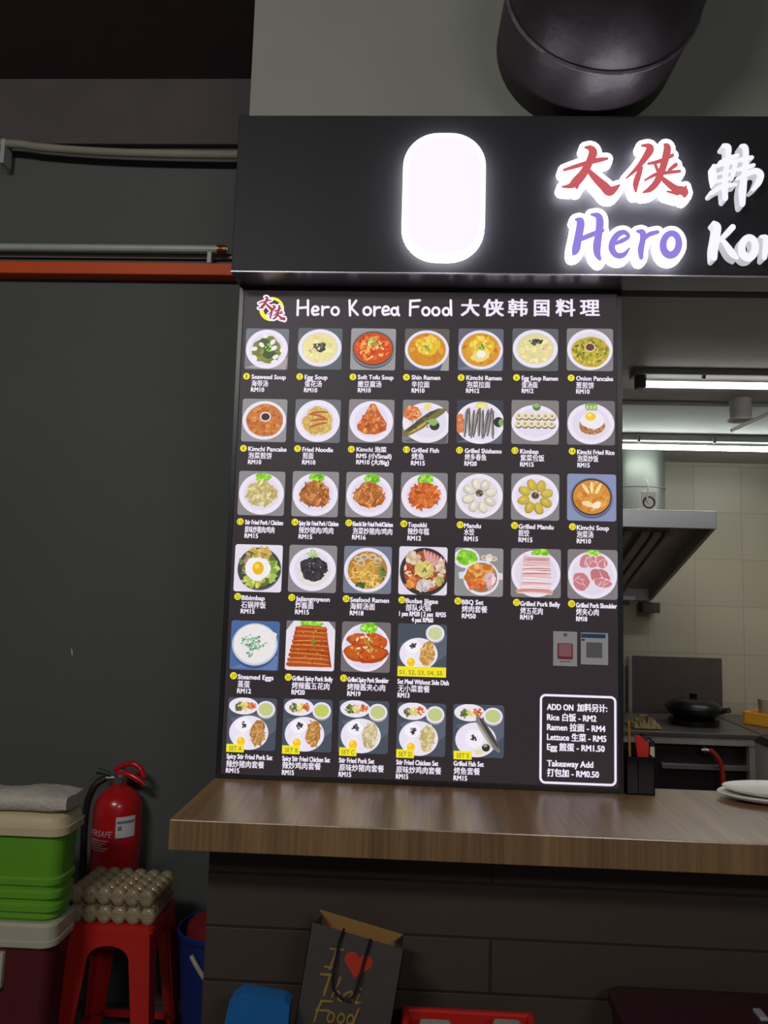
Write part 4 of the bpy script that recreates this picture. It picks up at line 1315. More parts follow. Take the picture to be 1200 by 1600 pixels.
# ================================================================== LEFT CORNER: BOXES, STOOL, TRAYS, EXTINGUISHER, BUCKET
FY = 2.30
m_cooler = mat('dark_red_plastic', (92, 30, 36), 0.45, var=0.06)
m_lidw = mat('offwhite_plastic', (184, 180, 158), 0.4, var=0.05)
m_green = mat('green_plastic', (102, 166, 44), 0.4, var=0.06)
m_cream = mat('cream_plastic', (204, 186, 150), 0.4, var=0.05)
m_cloth = mat('grey_cloth', (196, 188, 172), 0.9, var=0.1, scale=(30, 30, 30), bump=0.4, bscale=90)
CXR = at(85, 1450, FY)[0]
co = thing('cooler_box', 'dark red cooler box with a white lid at the bottom of the stack', 'cooler box', (CXR - 0.28, FY + 0.13, 0))
b = MB()
b.taper((CXR - 0.55, CXR - 0.03, FY + 0.02, FY + 0.15), (CXR - 0.57, CXR - 0.012, FY + 0.012, FY + 0.16), 0, 0.5, 0.04)
b.build('body', m_cooler, co, True)
b = MB()
b.loft([[(x, y, z) for x, y in rrect(CXR - 0.585 + i, CXR - i, FY + i, FY + 0.17 - i, 0.04 - i * 0.5, 6)] for z, i in ((0.493, 0.004), (0.497, 0), (0.512, 0), (0.514, 0.003), (0.552, 0.004), (0.560, 0.012))])
b.build('lid', m_lidw, co, True)
hx, hz = at(-4, 1520, FY - 0.01)
b = MB()
b.box((hx - 0.06, FY - 0.004, hz - 0.05), (hx + 0.009, FY + 0.02, hz + 0.05), 0.006)
b.build('handle', m_lidw, co, True)

gx = at(89, 1400, FY)[0]
gt = thing('storage_tub', 'green ribbed plastic tub with a cream lid, on the red cooler box', 'tub', (gx - 0.28, FY + 0.13, 0.56))
b = MB()
prof = []
zz = 0.561
rings = []
for k, (z, i) in enumerate([(0.561, 0.018), (0.570, 0.012), (0.585, 0.014), (0.590, 0.006), (0.606, 0.006), (0.611, 0.014), (0.622, 0.014), (0.627, 0.006), (0.643, 0.006), (0.648, 0.013),
                            (0.660, 0.012), (0.665, 0.005), (0.681, 0.004), (0.686, 0.010), (0.74, 0.007), (0.81, 0.003)]):
    rings.append([(x, y, z) for x, y in rrect(gx - 0.56 + i, gx - i, FY + 0.008 + i, FY + 0.162 - i, 0.04, 6)])
b.loft(rings)
b.build('body', m_green, gt, True)
b = MB()
b.loft([[(x, y, z) for x, y in rrect(gx - 0.575 + i, gx + 0.010 - i, FY - 0.002 + i, FY + 0.172 - i, 0.045 - i * 0.4, 6)] for z, i in ((0.805, 0.004), (0.808, 0), (0.830, 0), (0.833, 0.004), (0.858, 0.010), (0.866, 0.02))])
b.build('lid', m_cream, gt, True)

# folded cloth
random.seed(4)
b = MB()
clx = at(118, 1255, FY + 0.08)[0]
rings = []
for k in range(15):
    x = clx - 0.6 + 0.6 * k / 14
    ring = []
    for q in range(20):
        a = 2 * math.pi * q / 20
        ry, rz = 0.072, 0.028
        if k == 14:
            ry, rz = 0.066, 0.022
        yy = FY + 0.083 + ry * math.copysign(abs(math.cos(a)) ** 0.55, math.cos(a)) + 0.004 * math.sin(k * 1.3)
        z_ = 0.866 + 0.0285 + rz * math.copysign(abs(math.sin(a)) ** 0.7, math.sin(a))
        if math.sin(a) > -0.5:
            z_ += 0.004 * math.sin(k * 0.9 + q) + 0.003 * random.uniform(-1, 1)
        ring.append((x, yy, max(z_, 0.8665)))
    rings.append(ring)
b.loft(rings)
tag(b.build('folded_cloth', m_cloth, None, True), 'folded pale grey cloth lying on the green tub', 'cloth')

# red stool
m_red = mat('red_plastic', (196, 40, 32), 0.38, var=0.05)
SX, SY_, SZ = -0.948, 2.668, 0.465
st = thing('plastic_stool', 'red plastic stool carrying the egg cartons', 'stool', (SX, SY_, 0))
b = MB()
hw_, hd_ = 0.134, 0.128
b.loft([[(x, y, z) for x, y in rrect(SX - hw_ + i, SX + hw_ - i, SY_ - hd_ + i, SY_ + hd_ - i, 0.022, 5)] for z, i in ((SZ - 0.022, -0.002), (SZ - 0.006, 0), (SZ, 0.008))])
b.build('seat', m_red, st, True)


def stool_side(M):
    """one side wall of the stool: a flared skirt with an arched opening, in local (u, z), thickness outward"""
    b = MB()
    zt_, zb_ = SZ - 0.02, 0.0
    def half(z):
        return 0.133 + (0.165 - 0.133) * (zt_ - z) / zt_
    arch = []
    for k in range(13):
        a = math.pi * k / 12
        arch.append((0.070 * math.cos(a), 0.345 + 0.062 * math.sin(a) ** 0.7 if 0 < k < 12 else 0.345))
    inner = [(0.105, 0.07)] + arch + [(-0.105, 0.07)]
    outer = []
    m_ = len(inner)
    for (u, z) in inner:
        outer.append(None)
    outer[0] = (half(0.07), 0.07)
    outer[-1] = (-half(0.07), 0.07)
    for k in range(1, m_ - 1):
        f = (k - 1) / (m_ - 3)
        if f < 0.25:
            z = 0.345 + (zt_ - 0.345) * f / 0.25
            outer[k] = (half(z), z)
        elif f > 0.75:
            z = 0.345 + (zt_ - 0.345) * (1 - f) / 0.25
            outer[k] = (-half(z), z)
        else:
            outer[k] = (half(zt_) * (1 - 2 * (f - 0.25) / 0.5), zt_)
    quads = [(inner[k], inner[k + 1], outer[k + 1], outer[k]) for k in range(m_ - 1)]
    quads.append(((-0.105, 0.07), (0.105, 0.07), (half(0.045), 0.045), (-half(0.045), 0.045)))
    quads.append(((0.105, 0.07), (half(0.07), 0.07), (half(0.045), 0.045), (0.105, 0.045)))
    quads.append(((-0.105, 0.07), (-half(0.07), 0.07), (-half(0.045), 0.045), (-0.105, 0.045)))
    for s in (1, -1):
        quads.append(((s * 0.112, 0.045), (s * half(0.045), 0.045), (s * half(0), 0), (s * 0.125, 0)))
    def P3(u, z, d):
        v = half(z) - 0.004 - d
        return M @ Vector((u * (v / half(z)) if abs(abs(u) - half(z)) < 1e-6 else u, -v, z))
    for q in quads:
        vs = [P3(u, z, 0) for u, z in q] + [P3(u, z, 0.006) for u, z in q]
        b.add([tuple(v + Vector((SX, SY_, 0))) for v in vs], [(0, 1, 2, 3), (7, 6, 5, 4), (0, 4, 5, 1), (1, 5, 6, 2), (2, 6, 7, 3), (3, 7, 4, 0)])
    return b


for k in range(4):
    stool_side(Matrix.Rotation(math.radians(90 * k), 3, 'Z')).build('side_frame', m_red, st)

# egg cartons of clear plastic
m_clear = mat('clear_brownish_plastic', (206, 188, 152), 0.12, var=0.06, ior=1.5, spec=1.0)
m_clear.node_tree.nodes['Principled BSDF'].inputs['Alpha'].default_value = 0.42
TX, TY = -0.952, 2.645


def carton(name, z, label, tw, rot):
    t = thing(name, label, 'egg carton', (TX, TY, z), 'clear egg cartons on the stool')
    t.rotation_euler = (0, 0, 0)
    nx, ny, R = 6, 5, 8
    W, D = 0.284, 0.205
    M = Matrix.Rotation(rot, 3, 'Z')

    def sheet(fz):
        b = MB()
        gxn, gyn = nx * R, ny * R
        vs = []
        for j in range(gyn + 1):
            for i in range(gxn + 1):
                u, v = i / R, j / R
                p = M @ Vector((-W / 2 + W * i / gxn, -D / 2 + D * j / gyn, 0))
                vs.append((TX + p.x, TY + p.y, z + fz(u, v)))
        fs = [(j * (gxn + 1) + i, j * (gxn + 1) + i + 1, (j + 1) * (gxn + 1) + i + 1, (j + 1) * (gxn + 1) + i) for j in range(gyn) for i in range(gxn)]
        return b.add(vs, fs)

    def cell(u, v):
        return (abs(math.sin(math.pi * u)) * abs(math.sin(math.pi * v))) ** 0.45

    base = sheet(lambda u, v: 0.030 - 0.0295 * min(1, cell(u, v) * 1.15)).build('base', m_clear, t, True)
    lid = sheet(lambda u, v: 0.033 + 0.021 * min(1, cell(u, v) * 1.2)).build('lid', m_clear, t, True)
    for o in (base, lid):
        s = o.modifiers.new('thickness', 'SOLIDIFY')
        s.thickness = 0.0012
    b = MB()
    r0 = [M @ Vector((x, y, 0)) for x, y in rrect(-W / 2 - 0.004, W / 2 + 0.004, -D / 2 - 0.004, D / 2 + 0.004, 0.012)]
    b.loft([[(TX + p.x, TY + p.y, z + zz_) for p in r0] for zz_ in (0.0285, 0.0345)], False, False)
    b.build('rim', m_clear, t)
    return t


carton('egg_carton', SZ + 0.001, 'clear plastic egg carton lying directly on the red stool', 1, 0.0)
carton('egg_carton', SZ + 0.058, 'clear plastic egg carton stacked on top of another egg carton', 1, math.radians(-3))

# fire extinguisher hung on the wall
m_extred = mat('red_enamel', (190, 28, 34), 0.25, var=0.04, coat=0.3)
m_black = mat('black_rubber', (26, 26, 27), 0.5)
m_steel = mat('brushed_steel', (170, 170, 170), 0.35, 0.9)
EY = 2.905
ex0, ex1 = at(146, 1300, EY)[0], at(219, 1300, EY)[0]
EX, ER = (ex0 + ex1) / 2, (ex1 - ex0) / 2
ez_sh = at(182, 1258, EY)[1]
fe = thing('fire_extinguisher', 'red fire extinguisher with a black hose hung on the grey wall', 'fire extinguisher', (EX, EY, ez_sh - 0.42))
b = MB()
b.lathe([(ER * 0.9, ez_sh - 0.42), (ER, ez_sh - 0.41), (ER, ez_sh - 0.02), (ER * 0.96, ez_sh + 0.012), (ER * 0.8, ez_sh + 0.042), (ER * 0.5, ez_sh + 0.062), (0.026, ez_sh + 0.070), (0.026, ez_sh + 0.085)], EX, EY, 40)
b.build('cylinder', m_extred, fe, True)
b = MB()
zv = ez_sh + 0.083
b.lathe([(0.02, zv), (0.022, zv + 0.004), (0.022, zv + 0.03), (0.016, zv + 0.034), (0.016, zv + 0.05)], EX + 0.005, EY, 20)
b.tube([(EX - 0.015, EY - 0.01, zv + 0.018), (EX - 0.05, EY - 0.012, zv + 0.016)], 0.011, 12)
b.build('valve', m_steel, fe, True)
b = MB()
b.tube(smooth_path([(EX - 0.01, EY - 0.005, zv + 0.036), (EX + 0.04, EY - 0.01, zv + 0.030), (EX + 0.085, EY - 0.012, zv + 0.008), (EX + 0.098, EY - 0.012, zv - 0.004)], 5), [0.012] * 10 + [0.009] * 6, 10)
b.build('carry_handle', m_extred, fe, True)
b = MB()
b.tube(smooth_path([(EX - 0.02, EY - 0.005, zv + 0.044), (EX + 0.03, EY - 0.01, zv + 0.070), (EX + 0.07, EY - 0.012, zv + 0.062), (EX + 0.095, EY - 0.012, zv + 0.024)], 5), 0.0105, 10)
b.build('squeeze_lever', m_extred, fe, True)
b = MB()
b.tube([(EX - 0.03, EY - 0.025, zv + 0.034), (EX - 0.075, EY - 0.03, zv + 0.046)], [0.008, 0.012], 10)
b.build('safety_pin', mat('green_pin', (44, 74, 48), 0.5), fe, True)
b = MB()
b.lathe([(0.016, 0), (0.016, 0.006)], 0, 0, 20)
g_ = MB()
g_.add([(EX + 0.002 + v[0], EY - 0.022 - v[2], zv + 0.012 + v[1]) for v in b.v], b.f)
g_.build('pressure_gauge', m_steel, fe, True)
b = MB()
b.tube(smooth_path([(EX - 0.048, EY - 0.012, zv + 0.016), (EX - ER * 0.95, EY - 0.03, zv - 0.012), (EX - ER - 0.018, EY - 0.035, zv - 0.09), (EX - ER - 0.020, EY - 0.03, zv - 0.24), (EX - ER - 0.012, EY - 0.02, zv - 0.42)], 7), 0.0125, 12)
b.build('hose', m_black, fe, True)


def wrap(r, a0, a1, z0_, z1_, n=10, zf=None):
    return [(EX + r * math.sin(a0 + (a1 - a0) * k / n), EY - r * math.cos(a0 + (a1 - a0) * k / n), z) for z in (z0_, z1_) for k in range(n + 1)], [(k, k + 1, n + 2 + k, n + 1 + k) for k in range(n)]


b = MB()
zl0, zl1 = at(205, 1312, EY - ER)[1], at(205, 1279, EY - ER)[1]
b.add(*wrap(ER + 0.0008, 0.30, 1.12, zl0, zl1))
lb = b.build('white_label', mat('label_paper', (214, 212, 214), 0.5, var=0.03), fe)
b = MB()
b.add(*wrap(ER + 0.0014, 0.34, 1.08, zl0 + (zl1 - zl0) * 0.68, zl0 + (zl1 - zl0) * 0.80))
b.add(*wrap(ER + 0.0014, 0.38, 0.54, zl0 + (zl1 - zl0) * 0.36, zl0 + (zl1 - zl0) * 0.56, 4))
b.build('label_print', m_cardgrey, lb)
# lettering round the cylinder
m_extw = mat('white_screen_print', (206, 190, 190), 0.5, var=0.05)


def wrap_text(s, a0, a1, zc_, h, slant=0.0):
    vs, fs = text_geo(s, 0.0)
    mn, mx_ = min(v[0] for v in vs), max(v[0] for v in vs)
    out = []
    for v in vs:
        a = a0 + (a1 - a0) * ((v[0] - mn) + slant * v[1]) / (mx_ - mn)
        r = ER + 0.0009
        out.append((EX + r * math.sin(a), EY - r * math.cos(a), zc_ + (v[1] - 0.36) * h))
    return out, fs


zt_ = at(170, 1304, EY - ER)[1]
b = MB()
b.add(*wrap_text('EVERSAFE', -1.12, 0.14, zt_, 0.030, 0.2))
b.build('lettering', m_extw, fe)
b = MB()
for k in range(5):
    b.add(*wrap(ER + 0.0009, -0.9, 0.05 - 0.13 * (k % 3), zt_ - 0.026 - k * 0.0085, zt_ - 0.0225 - k * 0.0085, 8))
b.build('small_print', m_extw, fe)
b = MB()
b.box((EX - 0.02, EY + ER - 0.008, ez_sh - 0.12), (EX + 0.02, WALL_Y, ez_sh + 0.02), 0.002)
b.build('wall_bracket', m_steel, fe)

# blue bucket with red contents
m_blue = mat('blue_bucket_plastic', (34, 52, 120), 0.4, var=0.06)
BX, BYY = -0.652, 2.785
bk = thing('bucket', 'dark blue bucket behind the end of the counter', 'bucket', (BX, BYY, 0))
b = MB()
b.lathe([(0.105, 0.0), (0.112, 0.006), (0.138, 0.365), (0.145, 0.369), (0.146, 0.383), (0.140, 0.387), (0.134, 0.381), (0.11, 0.02), (0.02, 0.018)], BX, BYY, 40)
b.build('body', m_blue, bk, True)
b = MB()
gp = [at(299, 1494, 2.655), at(309, 1507, 2.652), at(322, 1524, 2.652), at(334, 1536, 2.655)]
b.tube(smooth_path([(x, y, z) for (x, z), y in zip(gp, (2.655, 2.640, 2.632, 2.630))], 5), 0.008, 10)
b.build('handle_grip', m_lidw, bk, True)
random.seed(9)
b = MB()
rings = []
for k, (r, z) in enumerate(((0.112, 0.30), (0.118, 0.36), (0.110, 0.395), (0.08, 0.415), (0.03, 0.422))):
    rings.append([(BX + r * (1 + 0.05 * math.sin(3 * a + k)) * math.cos(a), BYY + r * (1 + 0.05 * math.sin(2 * a)) * math.sin(a), z + (0.006 * random.uniform(-1, 1) if k > 1 else 0)) for a in [2 * math.pi * q / 28 for q in range(28)]])
b.loft(rings)
tag(b.build('red_cloth', mat('dark_red_cloth', (128, 24, 30), 0.8, bump=0.4), None, True), 'dark red cloth bundled inside the blue bucket', 'cloth')

# ================================================================== IN FRONT OF THE COUNTER
bn = thing('low_bench', 'low dark bench along the counter front, carrying the bag and trays', 'bench', (0.25, 1.72, 0))
m_bench = mat('dark_bench_wood', (62, 50, 44), 0.6, scale=(3, 30, 30))
b = MB()
b.box((-0.55, 1.56, 0.39), (1.05, 1.93, 0.42), 0.003)
b.build('bench_top', m_bench, bn)
for lx in (-0.5, 0.98):
    for ly in (1.6, 1.88):
        b = MB()
        b.box((lx - 0.02, ly - 0.02, 0), (lx + 0.02, ly + 0.02, 0.39), 0.002)
        b.build('leg', m_bench, bn)

# blue plastic tray standing on edge, leaning on the panel
m_bluet = mat('bright_blue_plastic', (30, 104, 168), 0.35, var=0.05)
TYF = 1.74
(ax_, az_), (bx_, bz_) = at(366, 1550, TYF), at(451, 1563, TYF)
bt = thing('plastic_tray', 'bright blue plastic tray standing on its edge left of the paper bag', 'tray', ((ax_ + bx_) / 2, 1.76, 0.42))
ang = math.atan2(bz_ - az_, bx_ - ax_)


def tray_pts(grow, zbot):
    q = [(ax_ - 0.052 - grow, zbot), (bx_ - 0.012 + grow, zbot), (bx_ + grow, bz_ - 0.006), (bx_ - 0.008, bz_ + grow), (ax_ + 0.018, az_ + grow), (ax_ - 0.004 - grow * 0.5, az_ - 0.012)]
    return q


b = MB()
b.prism(tray_pts(0.0, 0.421), TYF - 0.011, TYF + 0.001)
b.build('base', m_bluet, bt)
b = MB()
po, pi = tray_pts(0.004, 0.421), tray_pts(-0.006, 0.43)
n = len(po)
vs = [(x, TYF - 0.012, z) for x, z in po] + [(x, TYF - 0.012, z) for x, z in pi] + [(x, TYF + 0.03, z) for x, z in po] + [(x, TYF + 0.03, z) for x, z in pi]
fs = []
for i in range(n):
    j = (i + 1) % n
    fs += [(i, j, j + n, i + n), (i + 2 * n, i + 3 * n, j + 3 * n, j + 2 * n), (i, i + 2 * n, j + 2 * n, j), (i + n, j + n, j + 3 * n, i + 3 * n)]
b.add(vs, fs)
b.build('rim', m_bluet, bt)

# paper bag
m_bag = mat('black_bag_paper', (74, 68, 65), 0.6, var=0.08, bump=0.2, bscale=25)
m_kraft = mat('kraft_paper', (150, 112, 62), 0.7, var=0.06)
m_gold = mat('gold_print', (158, 126, 66), 0.5, var=0.08)
m_heart = mat('red_print', (190, 58, 40), 0.5, var=0.05)
BF, BB = 1.790, 1.868
pts_f = [at(*p, BF) for p in ((487, 1441), (631, 1484), (596, 1692), (452, 1652))]
dzb = 0.0
bag = thing('paper_bag', 'black paper bag with gold writing and a red heart leaning on the counter front', 'bag', (-0.12, 1.83, 0.42))
def lerp2(p, q, t):
    return (p[0] + (q[0] - p[0]) * t, p[1] + (q[1] - p[1]) * t)
tl, tr, br_, bl = pts_f
# the bag stands on the bench: run the sides down to the bench top
def to_z(p, q, z):
    t = (z - p[1]) / (q[1] - p[1])
    return (p[0] + (q[0] - p[0]) * t, z)
bl, br_ = to_z(tl, bl, 0.4215), to_z(tr, br_, 0.4215)
b = MB()
th = 0.0016
def slab(q, y0, y1):
    b.prism(q, y0, y1)
slab([bl, br_, tr, tl], BF, BF + th)
slab([bl, br_, tr, tl], BB - th, BB)
mid = (BF + BB) / 2
for (t_, u_, s) in ((tl, bl, 1), (tr, br_, -1)):
    vs = [(t_[0], BF, t_[1]), (t_[0] + s * 0.02, mid, t_[1]), (t_[0], BB, t_[1]), (u_[0], BF, u_[1]), (u_[0], mid, u_[1]), (u_[0], BB, u_[1])]
    b.add(vs + [(x + s * th, y, z) for x, y, z in vs], [(0, 1, 4, 3), (1, 2, 5, 4), (6, 9, 10, 7), (7, 10, 11, 8), (0, 6, 7, 1), (1, 7, 8, 2), (0, 3, 9, 6), (2, 8, 11, 5)])
b.box((bl[0] + 0.002, BF, 0.4205), (br_[0] - 0.002, BB, 0.4225))
b.build('bag_body', m_bag, bag)
b = MB()
k1, k2 = lerp2(tl, bl, 0.22), lerp2(tr, br_, 0.22)
b.prism([k1, k2, (tr[0] - 0.003, tr[1]), (tl[0] + 0.010, tl[1] - 0.002)], BB - th - 0.0010, BB - th - 0.0002)
b.build('kraft_lining', m_kraft, bag)


def G(px, py):
    return at(px, py, BF)


C4 = crop_tf(470, 1410, 6.316)
words = C4([[(290, 455, 7), (350, 462, 9), (425, 466, 6)], [(352, 470, 11), (330, 540, 10), (300, 620, 11), (285, 660, 9)], [(240, 632, 9), (325, 645, 8)],
            [(195, 705, 10), (260, 712, 13), (325, 712, 8)], [(292, 715, 13), (268, 790, 11), (240, 870, 12), (228, 922, 8)],
            [(390, 740, 10), (370, 800, 9), (335, 860, 10), (310, 930, 8)], [(320, 900, 8), (350, 870, 9), (380, 890, 10), (372, 945, 12), (400, 970, 9)],
            [(505, 878, 9), (450, 895, 11), (420, 935, 9), (440, 965, 9), (490, 930, 9), (510, 900, 8)], [(510, 890, 8), (495, 945, 9), (520, 975, 9)],
            [(575, 905, 11), (550, 960, 12), (545, 990, 12), (590, 985, 6)], [(590, 845, 11), (598, 862, 8)],
            [(310, 975, 8), (200, 970, 12)], [(205, 975, 13), (170, 1050, 11), (140, 1150, 9), (128, 1180, 5)], [(150, 1060, 8), (280, 1068, 10)],
            ring_stroke(298, 1130, 32, 48, 9, 9, 15), ring_stroke(398, 1140, 32, 46, 9, 9, 15), ring_stroke(490, 1150, 30, 44, 9, 9, 15), [(570, 1050, 10), (540, 1130, 10), (515, 1200, 11)]])
b = MB()
strokes(b, words, G, BF - 0.0006, BF, 0)
b.build('gold_lettering', m_gold, bag)
b = MB()
hp_ = [(430 + 0, 600)]
heart = []
for k in range(36):
    t = 2 * math.pi * k / 36
    x = 16 * math.sin(t) ** 3
    y = 13 * math.cos(t) - 5 * math.cos(2 * t) - 2 * math.cos(3 * t) - math.cos(4 * t)
    a = math.radians(14)
    X, Y = x * 8.8, -y * 9.0
    heart.append(G(470 + (562 + X * math.cos(a) - Y * math.sin(a)) / 6.316, 1410 + (608 + X * math.sin(a) + Y * math.cos(a)) / 6.316))
b.prism(heart, BF - 0.0006, BF)
b.build('heart', m_heart, bag)
hpath = [(430, 250), (400, 330), (372, 430), (340, 600), (322, 740), (340, 850), (420, 915), (500, 915), (548, 850), (580, 740), (620, 590), (665, 440), (690, 350)]
q = []
for i, (x, y) in enumerate(hpath):
    X, Z = G(470 + x / 6.316, 1410 + y / 6.316)
    q.append((X, BF - 0.006 - (0.006 if 2 < i < 10 else 0), Z))
b = MB()
b.tube(smooth_path(q, 5), 0.0028, 8)
b.build('cord_handle', m_black, bag, True)

# red crate with white packets
rc = thing('red_crate', 'open red plastic crate on the bench at the bottom edge of the view', 'crate', (0.16, 1.74, 0.42))
CT = at(632, 1577, 1.88)[1]
x0_, x1_ = at(634, 1577, 1.88)[0], at(828, 1590, 1.88)[0]
b = MB()
y0_, y1_ = 1.64, 1.885
for lo, hi in (((x0_, y0_, 0.421), (x1_, y0_ + 0.008, CT)), ((x0_, y1_ - 0.008, 0.421), (x1_, y1_, CT)), ((x0_, y0_, 0.421), (x0_ + 0.008, y1_, CT)), ((x1_ - 0.008, y0_, 0.421), (x1_, y1_, CT)), ((x0_, y0_, 0.421), (x1_, y1_, 0.43))):
    b.box(lo, hi, 0.002)
b.build('crate_shell', m_red, rc)
b = MB()
for lo, hi in (((x0_ - 0.008, y0_ - 0.008, CT - 0.012), (x1_ + 0.008, y0_ + 0.006, CT + 0.002)), ((x0_ - 0.008, y1_ - 0.006, CT - 0.012), (x1_ + 0.008, y1_ + 0.008, CT + 0.002)),
               ((x0_ - 0.008, y0_, CT - 0.012), (x0_ + 0.006, y1_, CT + 0.002)), ((x1_ - 0.006, y0_, CT - 0.012), (x1_ + 0.008, y1_, CT + 0.002))):
    b.box(lo, hi, 0.003)
b.build('crate_rim', m_red, rc)
for (pa_, pb_, lab) in ((655, 706, 'white paper packet at the left end of the red crate'), (770, 815, 'white paper packet at the right end of the red crate')):
    xa, za = at(pa_, 1592, 1.84)
    xb, _ = at(pb_, 1594, 1.84)
    b = MB()
    b.box((xa, 1.70, 0.4305), (xb, 1.85, za), 0.01, 3)
    tag(b.build('paper_packet', mat('packet_white', (186, 180, 170), 0.6, bump=0.3), None, True), lab, 'packet')

# dark box
db = thing('dark_box', 'dark maroon lidded box on the bench at the lower right', 'box', (0.62, 1.77, 0.42))
m_maroon = mat('maroon_plastic', (56, 26, 36), 0.4)
dxa, dzt = at(946, 1537, 1.92)
dxb = at(1205, 1552, 1.92)[0]
b = MB()
b.taper((dxa + 0.02, dxb, 1.70, 1.90), (dxa + 0.006, dxb + 0.014, 1.69, 1.91), 0.421, dzt - 0.03, 0.02)
b.build('body', m_maroon, db, True)
b = MB()
b.loft([[(x, y, z) for x, y in rrect(dxa + i, dxb + 0.02 - i, 1.68 + i, 1.92 - i, 0.025)] for z, i in ((dzt - 0.03, 0), (dzt - 0.006, 0), (dzt, 0.008))])
b.build('lid', m_maroon, db, True)
lx_, lz_ = at(1190, 1557, 1.8)
b = MB()
b.box((lx_ - 0.008, 1.79, dzt - 0.001), (lx_ + 0.01, 1.83, dzt + 0.008), 0.003)
b.build('latch', mat('grey_latch', (160, 160, 165), 0.4), db)

# ================================================================== ON THE COUNTER
CT_Z = 1.020
m_acr = mat('smoked_acrylic', (22, 20, 22), 0.15, var=0.02, trans=0.25, spec=0.6)
hx0, hx1 = at(979.5, 1242, 2.19)[0], at(1024, 1242, 2.19)[0]
hy0, hy1 = 2.192, 2.262
hz1 = at(1024, 1184, 2.19)[1]
hd = thing('pen_holder', 'black desk holder at the right foot of the menu board', 'holder', ((hx0 + hx1) / 2, 2.225, CT_Z))
b = MB()
hx0 = max(hx0, 0.586)
for lo, hi in (((hx0, hy0, CT_Z + 0.0005), (hx1, hy0 + 0.003, hz1)), ((hx0, hy1 - 0.003, CT_Z + 0.0005), (hx1, hy1, hz1 + 0.01)), ((hx0, hy0, CT_Z + 0.0005), (hx0 + 0.003, hy1, hz1)),
               ((hx1 - 0.003, hy0, CT_Z + 0.0005), (hx1, hy1, hz1)), ((hx0, hy0, CT_Z + 0.0005), (hx1, hy1, CT_Z + 0.004)), ((hx0 + 0.03, hy0, CT_Z + 0.0005), (hx0 + 0.033, hy1, hz1 - 0.01))):
    b.box(lo, hi, 0.0005, 1)
b.build('holder_box', m_acr, hd)
# scissors
sc_ = thing('scissors', 'red tool with black finger loops standing in the black holder', 'scissors', (0.63, 2.23, CT_Z + 0.005))
ya = 2.228
q = [at(*p, ya) for p in ((992, 1150), (998, 1148), (1013, 1161), (1012, 1196), (1004, 1236), (998, 1236), (997, 1190))]
b = MB()
b.prism(q, ya - 0.005, ya + 0.005)
b.build('red_sheath', mat('red_sheath_plastic', (206, 52, 40), 0.45), sc_)
for k, (px, py, rx, ry) in enumerate(((1002, 1150, 5.2, 3.2), (1013, 1157, 4.6, 3.4))):
    b = MB()
    ring = []
    for j in range(17):
        a = 2 * math.pi * j / 16
        X, Z = at(px + rx * math.cos(a), py + ry * math.sin(a), ya)
        ring.append((X, ya, Z))
    b.tube(ring, 0.0032, 8)
    b.build('finger_loop', m_black, sc_, True)
# marker
X, Z = at(1019, 1166, ya + 0.005)
mk = thing('marker_pen', 'white marker with a black cap in the black holder', 'pen', (X, ya + 0.005, CT_Z + 0.005))
b = MB()
b.tube([(X, ya + 0.005, CT_Z + 0.006), (X, ya + 0.005, Z)], 0.0068, 14)
b.build('barrel', mat('white_barrel', (206, 208, 196), 0.4), mk, True)
b = MB()
b.tube([(X, ya + 0.005, Z), (X, ya + 0.005, Z + 0.004), (X, ya + 0.005, Z + 0.016)], [0.0075, 0.0075, 0.006], 14)
b.build('cap', m_black, mk, True)
# pencil
X, Z0 = at(984, 1236, 2.245)
X2, Z2 = at(982.5, 1126, 2.245)
X = max(X, hx0 + 0.008)
X2 = max(X2, hx0 + 0.005)
b = MB()
b.tube([(X + 0.003, 2.245, CT_Z + 0.005), (X2, 2.245, Z2 - 0.004), (X2, 2.245, Z2)], [0.0035, 0.0035, 0.0025], 6)
tag(b.build('pencil', mat('ochre_pencil', (196, 140, 60), 0.5)), 'thin ochre pencil standing at the left of the black holder', 'pencil')

# oval plates
m_plate = mat('white_melamine', (238, 236, 228), 0.3, var=0.01)
PX_, PY_ = 1.005, 2.188


def oval(name, z, rx, ry, dx, dy, label):
    b = MB()
    n = 48
    prof = ((0.50, 0.0), (0.62, 0.001), (0.86, 0.009), (0.985, 0.0165), (1.0, 0.019), (0.985, 0.021), (0.93, 0.0185), (0.80, 0.0145), (0.5, 0.0125))
    rings = [[(PX_ + dx + rx * k * math.cos(2 * math.pi * i / n), PY_ + dy + ry * k * math.sin(2 * math.pi * i / n), z + h) for i in range(n)] for k, h in prof]
    b.loft(rings)
    return tag(b.build(name, m_plate, None, True), label, 'plate', 'white oval plates on the counter')


oval('oval_plate', CT_Z + 0.0005, 0.175, 0.092, 0.0, -0.006, 'white oval plate lying directly on the counter top')
oval('oval_plate', CT_Z + 0.0135, 0.162, 0.082, 0.004, 0.004, 'white oval plate stacked on top of another')

# ================================================================== KITCHEN
m_ss = mat('stainless_steel', (182, 182, 184), 0.36, 0.85, var=0.06, scale=(2, 40, 40))
m_ssd = mat('greasy_steel', (176, 170, 166), 0.5, 0.15, var=0.15)
m_filter = mat('filter_steel', (190, 180, 172), 0.5, 0.2, var=0.15)
m_blk = mat('black_iron', (24, 22, 23), 0.35, 0.3)
m_tube = mat('lit_fluorescent_tube', (250, 250, 250), 0.4, var=0.01, emit=(255, 252, 248), emit_s=TUBE)
m_tube2 = mat('lit_cool_fluorescent_tube', (250, 250, 250), 0.4, var=0.01, emit=(240, 255, 250), emit_s=TUBE2)
m_fix = mat('white_fixture_metal', (150, 150, 152), 0.5, var=0.03)
m_fixd = mat('grey_end_cap', (96, 94, 94), 0.5)


